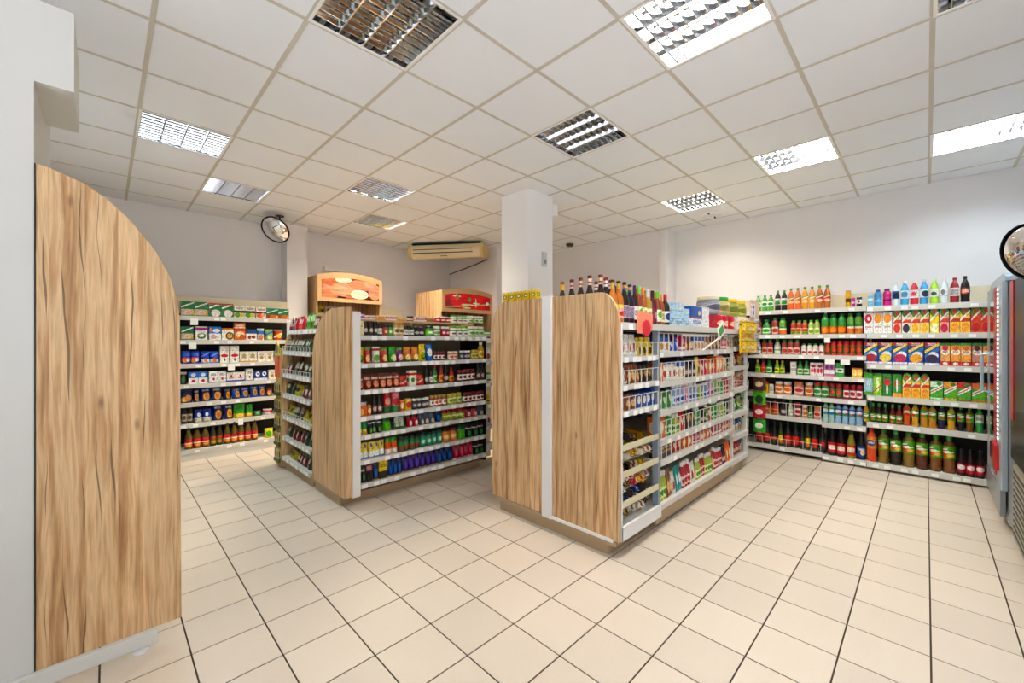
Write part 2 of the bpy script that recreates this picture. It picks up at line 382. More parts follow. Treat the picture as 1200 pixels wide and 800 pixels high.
# ------------------------------------------------------------------ shelving
tag_cache = {}
def tagmesh(face):
    if face not in tag_cache:
        b = MB()
        if face == '-y': b.box(-.026, .026, -.002, .002, -.017, .017)
        else: b.box(-.002, .002, -.026, .026, -.017, .017)
        tag_cache[face] = b.mesh('price_tag', M_TAG)
    return tag_cache[face]
def add_shelf(unit, face, a0, a1, front, back, z, lip=.05, tags=0, th=.028, guard=0.0, mat=None, skip=.0):
    """one board (top at z) with its price rail and tags; face says where the open side looks"""
    if a0 > a1: a0, a1 = a1, a0
    def bx(b, p0, p1, q0, q1, z0, z1): return b.box(p0, p1, q0, q1, z0, z1) if face == '-y' else b.box(q0, q1, p0, p1, z0, z1)
    o = bx(MB(), a0, a1, front + .006, back, z - th, z).obj('shelf', mat or M_SHELF, unit)
    bx(MB(), a0, a1, front - .002, front + .006, z - lip, z + .004).obj('price_rail', M_RAIL, o)
    rng = random.Random(int(z * 1000) + int(a0 * 77))
    for k in range(tags):
        if rng.random() < skip: continue
        a = a0 + (a1 - a0) * (k + .5 + rng.uniform(-.3, .3)) / tags
        c = (a, front - .0035, z - lip / 2 - .002) if face == '-y' else (front - .0035, a, z - lip / 2 - .002)
        inst('price_tag', tagmesh(face), c, parent=o)
    if guard:
        b = MB(); n = max(2, int((a1 - a0) / .085)); w = .0026
        for k in range(n + 1):
            a = a0 + .01 + (a1 - a0 - .02) * k / n; bx(b, a - w, a + w, front - .004, front + .001, z - .02, z + guard)
        for zz in (z + guard,): bx(b, a0, a1, front - .003, front + .001, zz - w, zz + w)
        b.obj('wire_guard', M_WIRE, o)
    return o
def rounded(w0, w1, z0, z1, rx, rz, side, n=10):
    """panel outline from w0 to w1, with a rounded top corner at w1 (side=1) or w0 (side=-1)"""
    p = [(w0, z0), (w1, z0)]
    if side > 0:
        p += [(w1 - rx + rx * math.cos(k * PI / 2 / n), z1 - rz + rz * math.sin(k * PI / 2 / n)) for k in range(n + 1)] + [(w0, z1)]
    else:
        p += [(w1, z1)] + [(w0 + rx - rx * math.sin(k * PI / 2 / n), z1 - rz + rz * math.cos(k * PI / 2 / n)) for k in range(n + 1)]
    return p
ROWN = ['top', 'second', 'third', 'fourth', 'fifth', 'sixth', 'bottom']

# --- tall wooden end panel with its shelving, left foreground
u = thing('oak_screen', (0.03, 2.6, 0), 'tall oak end panel with rounded top in the left foreground', 'panel')
pts = [(-.203, .085), (.268, .085), (.262, 1.55), (.249, 1.65), (.226, 1.752), (.164, 1.887), (.075, 2.01), (-.0, 2.085), (-.061, 2.13), (-.16, 2.168), (-.203, 2.176)]
MB().prism(pts, 2.582, 2.602, 'y').obj('board', WOOD, u, .002)
box('edge_strip', M_BLACK, -.2065, -.2035, 2.578, 2.602, .085, 2.176, u)
b = box('base_rail', plain('base_metal', 'dcdad2', .35), -1.3, .178, 2.556, 2.581, .022, .085, u, .003)
for x in (.12, -.5): MB().lathe([(0, 0), (.03, 0), (.03, .012), (.012, .018), (.012, .03), (0, .03)], 14, cx=x, cy=2.575).obj('foot', M_WHITE, u)
u = thing('wall_rack', (0.0, 4.4, 0), 'shelving hidden behind the tall oak panel, its far brown edge showing', 'shelving')
for z in (.15, .5, .85, 1.2, 1.55): box('shelf', M_SHELF, -.60, .17, 3.32, 5.8, z - .03, z, u)
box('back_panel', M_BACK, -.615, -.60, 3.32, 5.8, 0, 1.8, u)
MB().prism(rounded(-.6, .30, .02, 1.95, .3, .35, 1), 5.80, 5.82, 'y').obj('side_panel', plain('brown_edge', '5b4029', .5), u)

# --- wall rack B (far left)
BZ = [1.748, 1.455, 1.165, .917, .69, .435, .13]; BF = 6.30
u = thing('wall_rack', (1.2, 6.5, 0), 'white wall rack of boxed food at the far left', 'shelving')
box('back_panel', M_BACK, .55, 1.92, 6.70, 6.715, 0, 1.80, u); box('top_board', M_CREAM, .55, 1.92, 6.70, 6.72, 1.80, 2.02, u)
box('side_panel', M_CREAM, .555, .575, 6.34, 6.70, 0, 1.80, u)
UB = u
for z in BZ[:-1]: add_shelf(u, '-y', .60, 1.915, BF, 6.70, z, tags=9, skip=.35)
add_shelf(u, '-y', .60, 1.915, 6.24, 6.70, BZ[-1], lip=.045, tags=9, skip=.3)
box('kick_plate', M_RAIL, .60, 1.915, 6.25, 6.27, 0, .085, u)

# --- drinks racks W (right wall)
WX = 6.12
WRZ = [1.832, 1.527, 1.188, .831, .528, .08]; WLZ = [1.835, 1.525, 1.272, 1.022, .761, .468, .078]
YR0, YR1, YL1 = -.62, .475, 2.05
u = thing('drinks_rack', (6.3, -.05, 0), 'white drinks rack on the right wall beside the fridge', 'shelving')
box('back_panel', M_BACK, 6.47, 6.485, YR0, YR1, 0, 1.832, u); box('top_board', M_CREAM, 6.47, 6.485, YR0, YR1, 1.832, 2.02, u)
for z in WRZ: add_shelf(u, '-x', YR0, YR1 - .003, WX, 6.47, z, lip=.055, tags=9, skip=.2)
box('upright', M_POST, 6.44, 6.47, YR1 - .02, YR1, 0, 1.83, u)
box('kick_plate', M_BLACK, 6.22, 6.24, YR0, YR1, 0, .05, u)
u = thing('drinks_rack', (6.3, 1.05, 0), 'white drinks rack on the right wall near the corner', 'shelving')
box('back_panel', M_BACK, 6.47, 6.485, YR1 + .003, YL1, 0, 1.835, u); box('top_board', M_CREAM, 6.47, 6.485, YR1 + .003, YL1, 1.835, 2.02, u)
UW = u
for k, z in enumerate(WLZ):
    if k < 5: add_shelf(u, '-x', YR1 + .003, YL1, WX, 6.47, z, lip=.048, tags=9, skip=.25)
    else:
        add_shelf(u, '-x', YR1 + .003, .88, WX, 6.47, z, lip=.055, tags=4, skip=.2)
        add_shelf(u, '-x', .883, YL1, WX, 6.47, z + .02, lip=.05, tags=5, guard=.17 if k == 5 else .10, skip=.2)
for y in (YR1 + .02, .882): box('upright', M_POST, 6.44, 6.47, y, y + .02, 0, 1.83, u)
box('kick_plate', M_BLACK, 6.22, 6.24, YR1, YL1, 0, .05, u)

for p0, p1, z in ((966, 973, 1.47), (967, 978, 1.215), (985, 996, 1.215)):
    box('price_card', M_TAG, WX - .006, WX - .004, at_x(p0, WX), at_x(p1, WX), z - .045, z + .012, UW)
for p0, p1, z in ((223, 232, 1.69), (221, 230, 1.395), (267, 275, 1.12), (279, 285, .40)):
    box('price_card', M_TAG, at_y(p0, BF), at_y(p1, BF), BF - .006, BF - .004, z - .05, z + .03, UB)
# --- middle island: oak end panel, shelves G facing the aisle, end rack E
GZ = [1.49, 1.243, 1.008, .776, .612, .392, .185]; GF = 3.48; GX0, GX1 = 1.585, 3.06
u = thing('gondola_shelf', (2.3, 3.75, 0), 'middle island shelving with brown oak end panel and white post', 'shelving')
MB().prism(rounded(3.475, 4.24, .10, 1.735, .52, .46, 1, 14), 1.445, 1.512, 'x').obj('end_panel', WOOD, u, .002)
box('post', M_WHITE, 1.514, 1.584, 3.47, 3.54, .09, 1.70, u, .003)
box('plinth', M_KICK, 1.46, 3.06, 3.62, 4.2, 0, .10, u); box('base_board', M_KICK, 1.445, 3.06, 3.56, 4.24, .075, .10, u)
box('back_panel', plain('tan_back', '8a7a5e', .7), 1.585, 3.06, 3.96, 3.98, .1, 1.70, u)
box('end_upright', M_BLACK, 3.045, 3.065, GF + .03, 3.96, .1, 1.45, u)
for k, z in enumerate(GZ): add_shelf(u, '-y', GX0 + .003, GX1 - .018, GF, 3.955, z, lip=.035, tags=15, skip=.25)
u2 = thing('end_rack', (3.24, 3.7, 0), 'narrow white rack at the column end of the middle island', 'shelving')
box('back_panel', M_CREAM, 3.075, 3.41, 3.82, 3.835, .02, 1.50, u2)
for z in (1.45, 1.2, .95, .7, .45, .2): add_shelf(u2, '-y', 3.075, 3.41, 3.60, 3.82, z, lip=.03, tags=2)
EZ = [1.565, 1.335, 1.08, .853, .61, .375, .145]; EF = 1.43
u = thing('end_rack', (1.6, 4.68, 0), 'white end rack of packets left of the brown panel', 'shelving')
box('back_panel', M_BACK, 1.80, 1.815, 4.26, 5.13, .1, 1.62, u); box('plinth', M_KICK, 1.46, 1.80, 4.26, 5.13, 0, .11, u)
MB().prism([(1.42, .02), (1.80, .02), (1.80, 1.70), (1.72, 1.70), (1.60, 1.66), (1.52, 1.58), (1.47, 1.47), (1.43, 1.25), (1.42, 1.1)], 5.13, 5.15, 'y').obj('side_panel', WOOD, u)
for k, z in enumerate(EZ): add_shelf(u, '-x', 4.255, 5.125, EF + (.06 if k == 0 else 0), 1.80, z, lip=.045, tags=8, guard=.05 if k in (1, 2, 4) else 0)

# --- right island
IZ1 = [1.566, 1.335, 1.145, .967, .60]; IZ2 = [1.566, 1.36, 1.13, .91, .685, .53, .195]; IF = 1.42
u = thing('gondola_shelf', (3.8, 2.04, 0), 'right island shelving with two pale oak end panels', 'shelving')
MB().prism(rounded(2.085, 2.663, .115, 1.777, .17, .21, 1), 2.398, 2.418, 'x').obj('end_panel', WOOD, u, .002)
MB().prism(rounded(1.417, 1.985, .115, 1.777, .15, .24, -1), 2.398, 2.418, 'x').obj('end_panel', WOOD, u, .002)
box('post', M_WHITE, 2.385, 2.43, 1.988, 2.082, .10, 1.785, u, .003)
box('base_board', M_KICK, 2.39, 2.98, 1.44, 2.64, .085, .113, u); box('plinth', M_KICK, 2.42, 4.72, 1.515, 2.58, 0, .085, u)
box('base_strip', M_WHITE, 2.388, 2.398, 1.46, 2.0, .105, .125, u)
box('back_panel', plain('grey_perforated', '57534f', .6), 2.42, 4.72, 2.02, 2.05, .1, 1.535, u)
for x in (2.965, 3.86, 4.68):
    box('upright', M_POST, x, x + .035, 1.97, 2.02, .1, 1.53, u)
box('front_upright', plain('steel_blue', '8b97a5', .4), 2.965, 2.995, 1.425, 1.47, .20, 1.55, u)
add_shelf(u, '-y', 2.43, 4.72, IF, 2.05, 1.566, lip=.045, tags=10, skip=.6)
box('shelf', M_SHELF, 2.43, 4.72, 2.05, 2.63, 1.54, 1.566, u); box('shelf', M_SHELF, 2.43, 4.72, 2.05, 2.63, .12, .15, u)
for z in IZ1[1:4]: add_shelf(u, '-y', 2.43, 2.96, IF, 2.02, z, lip=.032, tags=5, guard=.10)
for z in IZ2[1:6]: add_shelf(u, '-y', 3.0, 4.70, IF + (.02 if z > 1.3 else 0), 2.02, z, lip=.042, tags=9, guard=.145, skip=.5)
add_shelf(u, '-y', 2.43, 4.72, 1.415, 2.02, .195, lip=.035, tags=0)
box('kick_strip', M_KICK, 3.0, 4.72, 1.46, 1.48, .03, .15, u); box('kick_gap_shade', M_BLACK, 3.0, 4.72, 1.455, 1.4605, .135, .155, u)  # thin black strip paints in the shade of the kick recess
box('front_rail', M_WHITE, 2.42, 2.995, 1.412, 1.43, .115, .205, u)
box('front_stile', M_WHITE, 2.418, 2.432, 1.412, 1.43, .115, 1.56, u)
# wire bins in the near bay
for zb, zt in ((.60, .74), (.40, .56), (.21, .36)):
    b = MB(); w = .002
    for k in range(12):
        x = 2.45 + .5 * k / 11
        b.quad((x - w, 1.43, zt), (x + w, 1.43, zt), (x + w, 1.50, zb), (x - w, 1.50, zb)); b.box(x - w, x + w, 1.50, 1.96, zb - .004, zb)
    for k in range(10):
        y = 1.5 + .46 * k / 9; b.box(2.45, 2.95, y - w, y + w, zb - .004, zb)
    b.box(2.44, 2.955, 1.425, 1.433, zt - .006, zt + .006)
    o = b.obj('wire_bin', M_WIRE, u)
    box('bin_rail', plain('bin_rail', 'd8cfa9', .5), 2.44, 2.958, 1.417, 1.424, zt - .03, zt + .01, o)

# --- corner unit joining the right island to the drinks racks
u = thing('corner_shelf', (5.6, 1.8, 0), 'angled corner shelves between right island and drinks racks', 'shelving')
poly = [(4.735, 1.44), (5.25, 1.44), (6.08, 1.66), (6.08, 2.1), (4.735, 2.1)]
CZ = [1.566, 1.38, 1.17, .93, .66, .42, .17]
for z in CZ:
    o = MB().prism(poly, z - .03, z, 'z').obj('shelf', M_SHELF, u)
    b = MB(); b.quad((4.73, 1.437, z - .045), (5.25, 1.437, z - .045), (5.25, 1.437, z + .004), (4.73, 1.437, z + .004)); b.quad((5.25, 1.437, z - .045), (6.08, 1.657, z - .045), (6.08, 1.657, z + .004), (5.25, 1.437, z + .004))
    b.obj('price_rail', M_RAIL, o)
box('back_panel', M_BACK, 4.735, 6.08, 2.1, 2.12, 0, 1.5, u)
for x, y in ((4.74, 1.45), (5.24, 1.46), (6.07, 1.68)): box('upright', M_WHITE, x, x + .025, y, y + .025, .1, 1.38, u)
MB().prism([(4.75, 1.50), (5.25, 1.50), (6.08, 1.70), (6.08, 2.08), (4.75, 2.08)], 0, .14, 'z').obj('plinth', M_KICK, u)

# --- lightbox cabinets on the far wall
BREAD = '4a1c12|o:c27a5e,.10,.38,.21,.50|o:b8684e,.14,.80,.15,.22|o:d08f74,.36,.42,.23,.33|o:e0d2ba,.36,.90,.14,.16|o:c07c62,.70,.72,.25,.27|o:b06a4e,.50,.10,.11,.13|o:ead8bc,.64,.24,.16,.23|o:c8866c,.92,.42,.12,.40|o:d09a82,.84,.80,.11,.17|o:dca48a,.33,.50,.11,.09|o:d09078,.08,.50,.07,.12'
BREADM = printed(BREAD, .25)
def bread_mat(): return BREADM
TOM = 'c81a20|o:8f0f14,.12,.1,.16,.5|o:d62a2c,.3,.55,.2,.5|o:a81218,.52,.15,.08,.5|o:d22226,.7,.5,.19,.55|o:b0161b,.93,.4,.07,.6|d:9fb86a,.02,.07|o:e8e3c0,.24,.82,.012,.3|o:e8e3c0,.24,.78,.09,.05|o:4f7d33,.25,.72,.035,.12|o:cfd8a0,.47,.28,.14,.06|o:5d8a3c,.52,.62,.03,.14|o:e6e0b8,.66,.45,.012,.3|o:dfe3bb,.67,.4,.08,.05|o:ffffff,.93,.45,.035,.1|o:d8dcae,.45,.08,.1,.05'
TOMM = printed(TOM, .2); tp = next(n for n in TOMM.node_tree.nodes if n.type == 'BSDF_PRINCIPLED')
bp = next(n for n in BREADM.node_tree.nodes if n.type == 'BSDF_PRINCIPLED')
BREADM.node_tree.links.new(bp.inputs['Base Color'].links[0].from_socket, bp.inputs['Emission Color']); bp.inputs['Emission Strength'].default_value = .05
TOMM.node_tree.links.new(tp.inputs['Base Color'].links[0].from_socket, tp.inputs['Emission Color']); tp.inputs['Emission Strength'].default_value = .12
M_LWOOD = plain('pale_beech', 'cda674', .5, noise=.08)
def cabinet(x0, x1, yf, yb, zb, zl, zm, label, pic, frame):
    u = thing('display_cabinet', ((x0 + x1) / 2, (yf + yb) / 2, 0), label, 'cabinet')
    n = 12; arc = [(x1 + (x0 - x1) * k / n, zl + (zm - zl) * (1 - ((k / n) * 2 - 1) ** 2)) for k in range(n + 1)]
    MB().prism([(x0, zb), (x1, zb)] + arc, yf, yf + .04, 'y').obj('header', frame, u)
    m = .06; arc2 = [(x1 - m + (x0 - x1 + 2 * m) * k / n, zl - .07 + (zm - zl) * .75 * (1 - ((k / n) * 2 - 1) ** 2)) for k in range(n + 1)]
    MB().prism([(x0 + m, zb + .06), (x1 - m, zb + .06)] + arc2, yf - .006, yf, 'y').obj('picture_panel', pic, u)
    for a in (x0, x1 - .02): box('side_panel', WOOD, a, a + .02, yf + .04, yb, .02, zl, u)
    box('top_board', WOOD, x0 + .02, x1 - .02, yf + .04, yb, zl - .02, zl, u); box('back_panel', WOOD, x0 + .02, x1 - .02, yb - .02, yb, .02, zl - .02, u)
    for z in (.5, 1.0, 1.42): box('shelf', WOOD, x0 + .02, x1 - .02, yf + .02, yb - .02, z - .02, z, u)
    return u
cabinet(2.29, 3.34, 6.50, 7.0, 2.06, 2.46, 2.53, 'oak bread cabinet with a lit picture of bread rolls', bread_mat(), M_LWOOD)
box('shelf', M_CREAM, 2.32, 3.32, 6.7, 6.97, 1.86, 1.89, bpy.data.objects['display_cabinet'])
cabinet(3.98, 5.10, 5.66, 6.48, 1.94, 2.30, 2.36, 'oak vegetable cabinet with a red tomato picture', TOMM, M_LWOOD)
box('wall_board', M_WHITE, 2.55, 3.15, 6.90, 6.99, 2.60, 2.66, label='thin grey board on the wall above the bread cabinet', cat='board')
u = thing('wall_rack', (3.65, 6.8, 0), 'cream backed wall rack between the two oak cabinets', 'shelving')
box('back_panel', M_CREAM, 3.37, 3.96, 6.93, 6.95, 0, 2.03, u)
for z in (.15, .5, .85, 1.2, 1.5): add_shelf(u, '-y', 3.37, 3.96, 6.5, 6.93, z, tags=3)

# --- air conditioner hung under the ceiling
ac = empty('air_conditioner', (4.36, 6.02, 2.905), math.atan2(-.93, .68)); setp(ac, 'beige air conditioner hung below the ceiling left of column', 'air conditioner')
M_AC = plain('aged_plastic', 'e6d6ae', .45); L = .62
MB().prism([(-.12, .0), (.28, .06), (.34, .16), (.34, .23), (-.16, .23), (-.20, .16), (-.19, .05)], -L, L, 'x').obj('casing', M_AC, ac, .006)
for s in (-1, 1): MB().prism([(-.13, -.005), (.29, .055), (.35, .16), (.35, .235), (-.17, .235), (-.212, .16), (-.20, .045)], s * L, s * (L + .06), 'x').obj('end_cap', plain('aged_plastic_cap', 'd9bf80', .45), ac, .01)
for z, hh in ((.075, .012), (.135, .012)): box('air_slot', M_BLACK, -L + .04, L - .12, -.208, -.17, z, z + hh, ac)
box('flap', M_AC, -L + .05, L - .13, -.212, -.18, .088, .134, ac, .003)
box('badge', plain('badge', '6b5a3c', .4), -.08, .04, -.19, -.165, .022, .030, ac)
box('top_gap_shade', M_BLACK, -L, L, -.15, .3, .235, .262, ac)  # black slab stands in for the shade between casing and ceiling
MB().tube([(4.93, 5.62, 2.93), (5.0, 6.0, 2.90), (5.095, 6.98, 2.83)], .012).obj('pipe', plain('brown_pipe', '6e5237', .5), label='thin brown pipe running from air conditioner to wall', cat='pipe')

# --- convex mirrors
def mirror(loc, r, d, label, top):
    m = empty('convex_mirror', loc); setp(m, label, 'mirror', 'round black-rimmed convex mirrors')
    q = Vector(d).normalized().to_track_quat('Z', 'Y').to_matrix().to_4x4()
    n = 8; prof = [(r * math.sin(k / n * .9) / math.sin(.9), r * .42 * (math.cos(k / n * .9) - math.cos(.9)) / (1 - math.cos(.9))) for k in range(n, -1, -1)]
    for nm, pr, mt in (('mirror_face', prof, M_MIRROR), ('rim', [(r * .985, -.012), (r * 1.02, -.012), (r * 1.045, .0), (r * 1.02, .014), (r * .985, .014)], M_BLACK), ('back_shell', [(0, -.03), (r * .8, -.025), (r * .985, -.008)], M_BLACK)):
        o = MB().lathe(pr, 36).obj(nm, mt, m); o.matrix_local = q
    b = Vector(d).normalized() * -.03; t = Vector(top) - Vector(loc)
    MB().tube([tuple(b), (t.x, t.y, b.z), tuple(t)] if abs(t.x - b.x) + abs(t.y - b.y) > .01 else [tuple(b), tuple(t)], .012).obj('bracket', M_BLACK, m)
    MB().lathe([(0, t.z - .012), (.055, t.z - .012), (.055, t.z), (0, t.z)], 16, cx=t.x, cy=t.y).obj('mount_plate', M_BLACK, m)
mirror((1.66, 6.28, 2.97), .185, (-.593, -.485, -.6), 'round convex mirror hanging from the ceiling near the far wall', (1.735, 6.36, H - .003))
mirror((3.36, -.395, 1.90), .15, (-.60, .70, -.25), 'round convex mirror at the right edge above the fridges', (3.70, -.55, 1.893))

# --- fridges
M_SIL = plain('silver_paint', '9aa0a6', .35, .6); M_RED = plain('red_panel', 'b3141d', .3); M_LED = plain('led', (1, .95, .95, 1), .4, emit=1.2)
M_FG = plain('fridge_glass', '10161c', .04); M_LB = plain('pale_blue_frame', 'b9cbd6', .25, .3)
u = thing('drinks_fridge', (5.3, -.8, 0), 'silver glass-door drinks fridge with red strips beside the racks', 'fridge')
MB().prism([(4.78, -1.15), (5.88, -1.15), (5.88, -.46), (5.80, -.44), (4.86, -.44), (4.80, -.46), (4.78, -.50)], .05, 1.90, 'z').obj('body', M_SIL, u, .006)
MB().prism([(4.80, 1.90), (5.86, 1.90), (5.86, 1.93), (5.7, 1.97), (4.95, 1.97), (4.80, 1.93)], -1.15, -.42, 'y').obj('top_cap', M_LB, u)
dr = box('door', M_LB, 4.86, 5.86, -.438, -.405, .30, 1.90, u, .004)
box('glass', M_FG, 5.33, 5.62, -.4048, -.403, .42, 1.80, dr)
box('red_strip', M_RED, 5.15, 5.30, -.405, -.400, .36, 1.88, dr)
for k in range(34): box('led', M_LED, 5.04, 5.10, -.4055, -.401, .66 + k * .036, .676 + k * .036, dr)
MB().tube([(5.72, -.40, .98), (5.70, -.36, 1.0), (5.70, -.36, 1.32), (5.72, -.40, 1.34)], .012).obj('handle', M_LB, dr)
box('lower_panel', M_SIL, 4.88, 5.85, -.43, -.40, .10, .30, u, .004); box('wedge_light', M_RED, 5.0, 5.3, -.41, -.385, .42, .62, u, .01)
box('plinth', M_BLACK, 4.85, 5.82, -1.1, -.47, 0, .05, u)
u = thing('drinks_fridge', (4.1, -.8, 0), 'dark drinks fridge with vent grille at the right edge', 'fridge')
box('body', plain('navy_body', '2b3a63', .35), 3.62, 4.60, -1.15, -.455, .05, 1.88, u, .01)
box('door', M_BLACK, 3.64, 4.58, -.455, -.425, .62, 1.86, u, .004); box('red_strip', M_RED, 4.40, 4.52, -.425, -.418, .9, 1.86, u)
g = box('grille', plain('grille_beige', 'a89f8e', .5), 3.64, 4.52, -.452, -.43, .08, .58, u)
for k in range(11): box('slat', M_BLACK, 3.68, 4.48, -.431, -.426, .11 + k * .042, .125 + k * .042, g)
for x in (3.72, 4.5): box('foot', M_BLACK, x - .03, x + .03, -.6, -.54, 0, .05, u)
# ------------------------------------------------------------------ products: unit shapes (1 wide, 1 deep, 1 high), front looks to -y
PROF = {
 'pet':   ([(0, 0), (.40, 0), (.47, .03), (.5, .09), (.47, .17), (.5, .26), (.5, .60), (.44, .70), (.24, .84), (.17, .88), (.17, .93)], [(.19, .90), (.21, .91), (.21, .99), (.19, 1.0), (0, 1.0)], (.28, .60, .508)),
 'juice': ([(0, 0), (.40, 0), (.48, .03), (.5, .08), (.46, .13), (.49, .20), (.46, .28), (.5, .36), (.5, .70), (.42, .80), (.20, .88), (.18, .92)], [(.20, .89), (.23, .90), (.23, .985), (.20, 1.0), (0, 1.0)], (.40, .74, .512)),
 'wide':  ([(0, 0), (.44, 0), (.5, .04), (.5, .46), (.46, .50), (.5, .55), (.5, .72), (.40, .82), (.26, .87), (.26, .91)], [(.28, .86), (.31, .87), (.31, .985), (.28, 1.0), (0, 1.0)], (.05, .46, .508)),
 'beer':  ([(0, 0), (.45, 0), (.5, .03), (.5, .52), (.46, .60), (.28, .70), (.20, .78), (.18, .96)], [(.20, .945), (.23, .95), (.22, .99), (.17, 1.0), (0, 1.0)], (.14, .44, .508)),
 'wine':  ([(0, 0), (.45, 0), (.5, .03), (.5, .56), (.44, .66), (.22, .76), (.19, .82), (.19, .95)], [(.20, .78), (.205, .99), (.18, 1.0), (0, 1.0)], (.12, .46, .508)),
 'sauce': ([(0, 0), (.44, 0), (.5, .03), (.5, .5), (.42, .62), (.26, .76), (.22, .84)], [(.24, .82), (.26, .83), (.26, .98), (.22, 1.0), (0, 1.0)], (.10, .46, .508)),
 'jar':   ([(0, 0), (.44, 0), (.5, .05), (.5, .70), (.44, .80), (.42, .84)], [(.45, .80), (.47, .82), (.47, .98), (.44, 1.0), (0, 1.0)], (.16, .62, .508)),
 'can':   ([(0, 0), (.42, 0), (.5, .05), (.5, .92), (.44, .97)], [(.44, .955), (.45, .975), (.43, 1.0), (.41, .98), (0, .98)], (.05, .92, .503)),
}
SHP = {}
def shape(k):
    if k in SHP: return SHP[k]
    if k in PROF:
        b, c, (l0, l1, lr) = PROF[k]; seg = 14
        r = dict(body=MB().lathe(b, seg), cap=MB().lathe(c, seg), label=MB().lathe([(lr, l0), (lr, l1)], seg))
        if k == 'beer': r['neck_label'] = MB().lathe([(.205, .80), (.195, .93)], seg)
    elif k == 'box': r = dict(body=MB().box(-.5, .5, -.5, .5, 0, 1))
    elif k == 'carton': r = dict(body=MB().box(-.5, .5, -.5, .5, 0, 1), cap=MB().lathe([(.16, 1.0), (.16, 1.05), (0, 1.05)], 10))
    elif k == 'gable':
        n = 10; p = [(-.5, 0), (.5, 0), (.5, .80)] + [(.5 * math.cos(PI * i / n), .80 + .2 * math.sin(PI * i / n)) for i in range(1, n)] + [(-.5, .80)]
        r = dict(body=MB().prism(p, -.5, .5, 'y'))
    elif k == 'pouch':
        b = MB(); sec = [(0, 1, .7), (.10, 1, 1), (.45, .97, .85), (.82, .96, .3), (.90, .97, .06), (1, .97, .05)]; R = []
        for z, w, d in sec: R.append([(-w / 2, 0, z), (-w * .3, -d / 2, z), (w * .3, -d / 2, z), (w / 2, 0, z), (w * .3, d / 2, z), (-w * .3, d / 2, z)])
        for A, B in zip(R, R[1:]):
            for i in range(6):
                q = (A[i], A[(i + 1) % 6], B[(i + 1) % 6], B[i]); b.quad(*q, uv=[(c[0] + .5, c[2]) for c in q])
        b.quad(*R[-1]); b.quad(*reversed(R[0])); b.smooth = True; r = dict(body=b)
    elif k == 'bar':   # wrapped bar lying flat, crimped ends
        b = MB(); R = []
        for x, h, d in ((-.5, .06, .9), (-.40, .1, .9), (-.36, 1, 1), (.36, 1, 1), (.40, .1, .9), (.5, .06, .9)):
            R.append([(x, -d / 2, .5 - h * .5), (x, d / 2, .5 - h * .5), (x, d * .42, .5 + h * .5), (x, -d * .42, .5 + h * .5)])
        for A, B in zip(R, R[1:]):
            for i in range(4):
                q = (A[(i + 1) % 4], B[(i + 1) % 4], B[i], A[i]); b.quad(*q, uv=[(c[0] + .5, c[1] + .5) for c in q])
        b.quad(*R[0]); b.quad(*reversed(R[-1])); r = dict(body=b)
    SHP[k] = r; return r
PM = {}
def pmesh(k, part, mat):
    key = (k, part, mat.name)
    if key not in PM: PM[key] = shape(k)[part].mesh(part, mat)
    return PM[key]
def M(s):
    if not s: return None
    if s == 'clear': return M_CLEAR
    if s == 'tin': return plain('tin', 'c8c9cc', .25, .9)
    return printed(s) if ('|' in s) else plastic(s)
K = {}
def kind(key, name, cat, shp, look, body, cap=None, label=None, neck=None): K[key] = (name, cat, shp, look, body, cap, label, neck)
ITEMS = []
def put(key, x, y, z, w, d, h, rz, place, row, order):
    name, cat, shp, look, body, cap, label, neck = K[key]
    r = inst(name, pmesh(shp, 'body', M(body)), (x, y, z), rz, (w, d, h))
    if cap and 'cap' in shape(shp): inst('cap' if shp not in ('jar', 'can') else 'lid', pmesh(shp, 'cap', M(cap)), (0, 0, 0), parent=r)
    if label: inst('label', pmesh(shp, 'label', M(label)), (0, 0, 0), parent=r)
    if neck: inst('neck_label', pmesh(shp, 'neck_label', M(neck)), (0, 0, 0), parent=r)
    ITEMS.append((r, look, cat, place, row, order)); return r
ROUND = set(PROF)
def stock(face, front, z, place, row, spec, inset=.03, dflt=.10, hm=9.0, hk=1.0):
    """items 'key px0-px1 h [n]' side by side on a shelf; px is where they show, turned into a place along the shelf"""
    pl = front + inset
    for q in spec.split(';'):
        t = q.split(); key = t[0]; p0, p1 = (float(a) for a in t[1].split('-')); h = min(hm, float(t[2]) * hk); n = int(t[3]) if len(t) > 3 else 1
        a0, a1 = ((at_y(p0, pl), at_y(p1, pl)) if face == '-y' else (at_x(p0, pl), at_x(p1, pl)))
        for i in range(n):
            a = a0 + (a1 - a0) * (i + .5) / n; w = abs(a1 - a0) / n * .955; shp = K[key][2]
            d = w if shp in ROUND else (min(.07, w) if shp == 'pouch' else min(dflt, max(.04, w * .8)))
            jit = random.Random(int(p0 * 13 + i * 7 + z * 100)).uniform(-.006, .012); c = pl + d / 2 + jit + .006
            rz = (0 if face == '-y' else -PI / 2) + (0 if shp in ('box', 'carton', 'gable') else random.uniform(-.2, .2))
            if face == '-y': put(key, a, c, z + .001, w, d, h, rz, place, row, p0 + i * .01)
            else: put(key, c, a, z + .001, w, d, h, rz, place, row, p0 + i * .01)

# --- kinds. colours as sRGB hex; labels: printed patterns
def fruit(bg, f, g='4fa02c', ban='f6f6ee'): return f'{bg}|b:{g},.55,1|d:{ban},.33,.2|o:{f},.55,.22,.3,.2|t:c8202a,.46,.62,.2,.8'
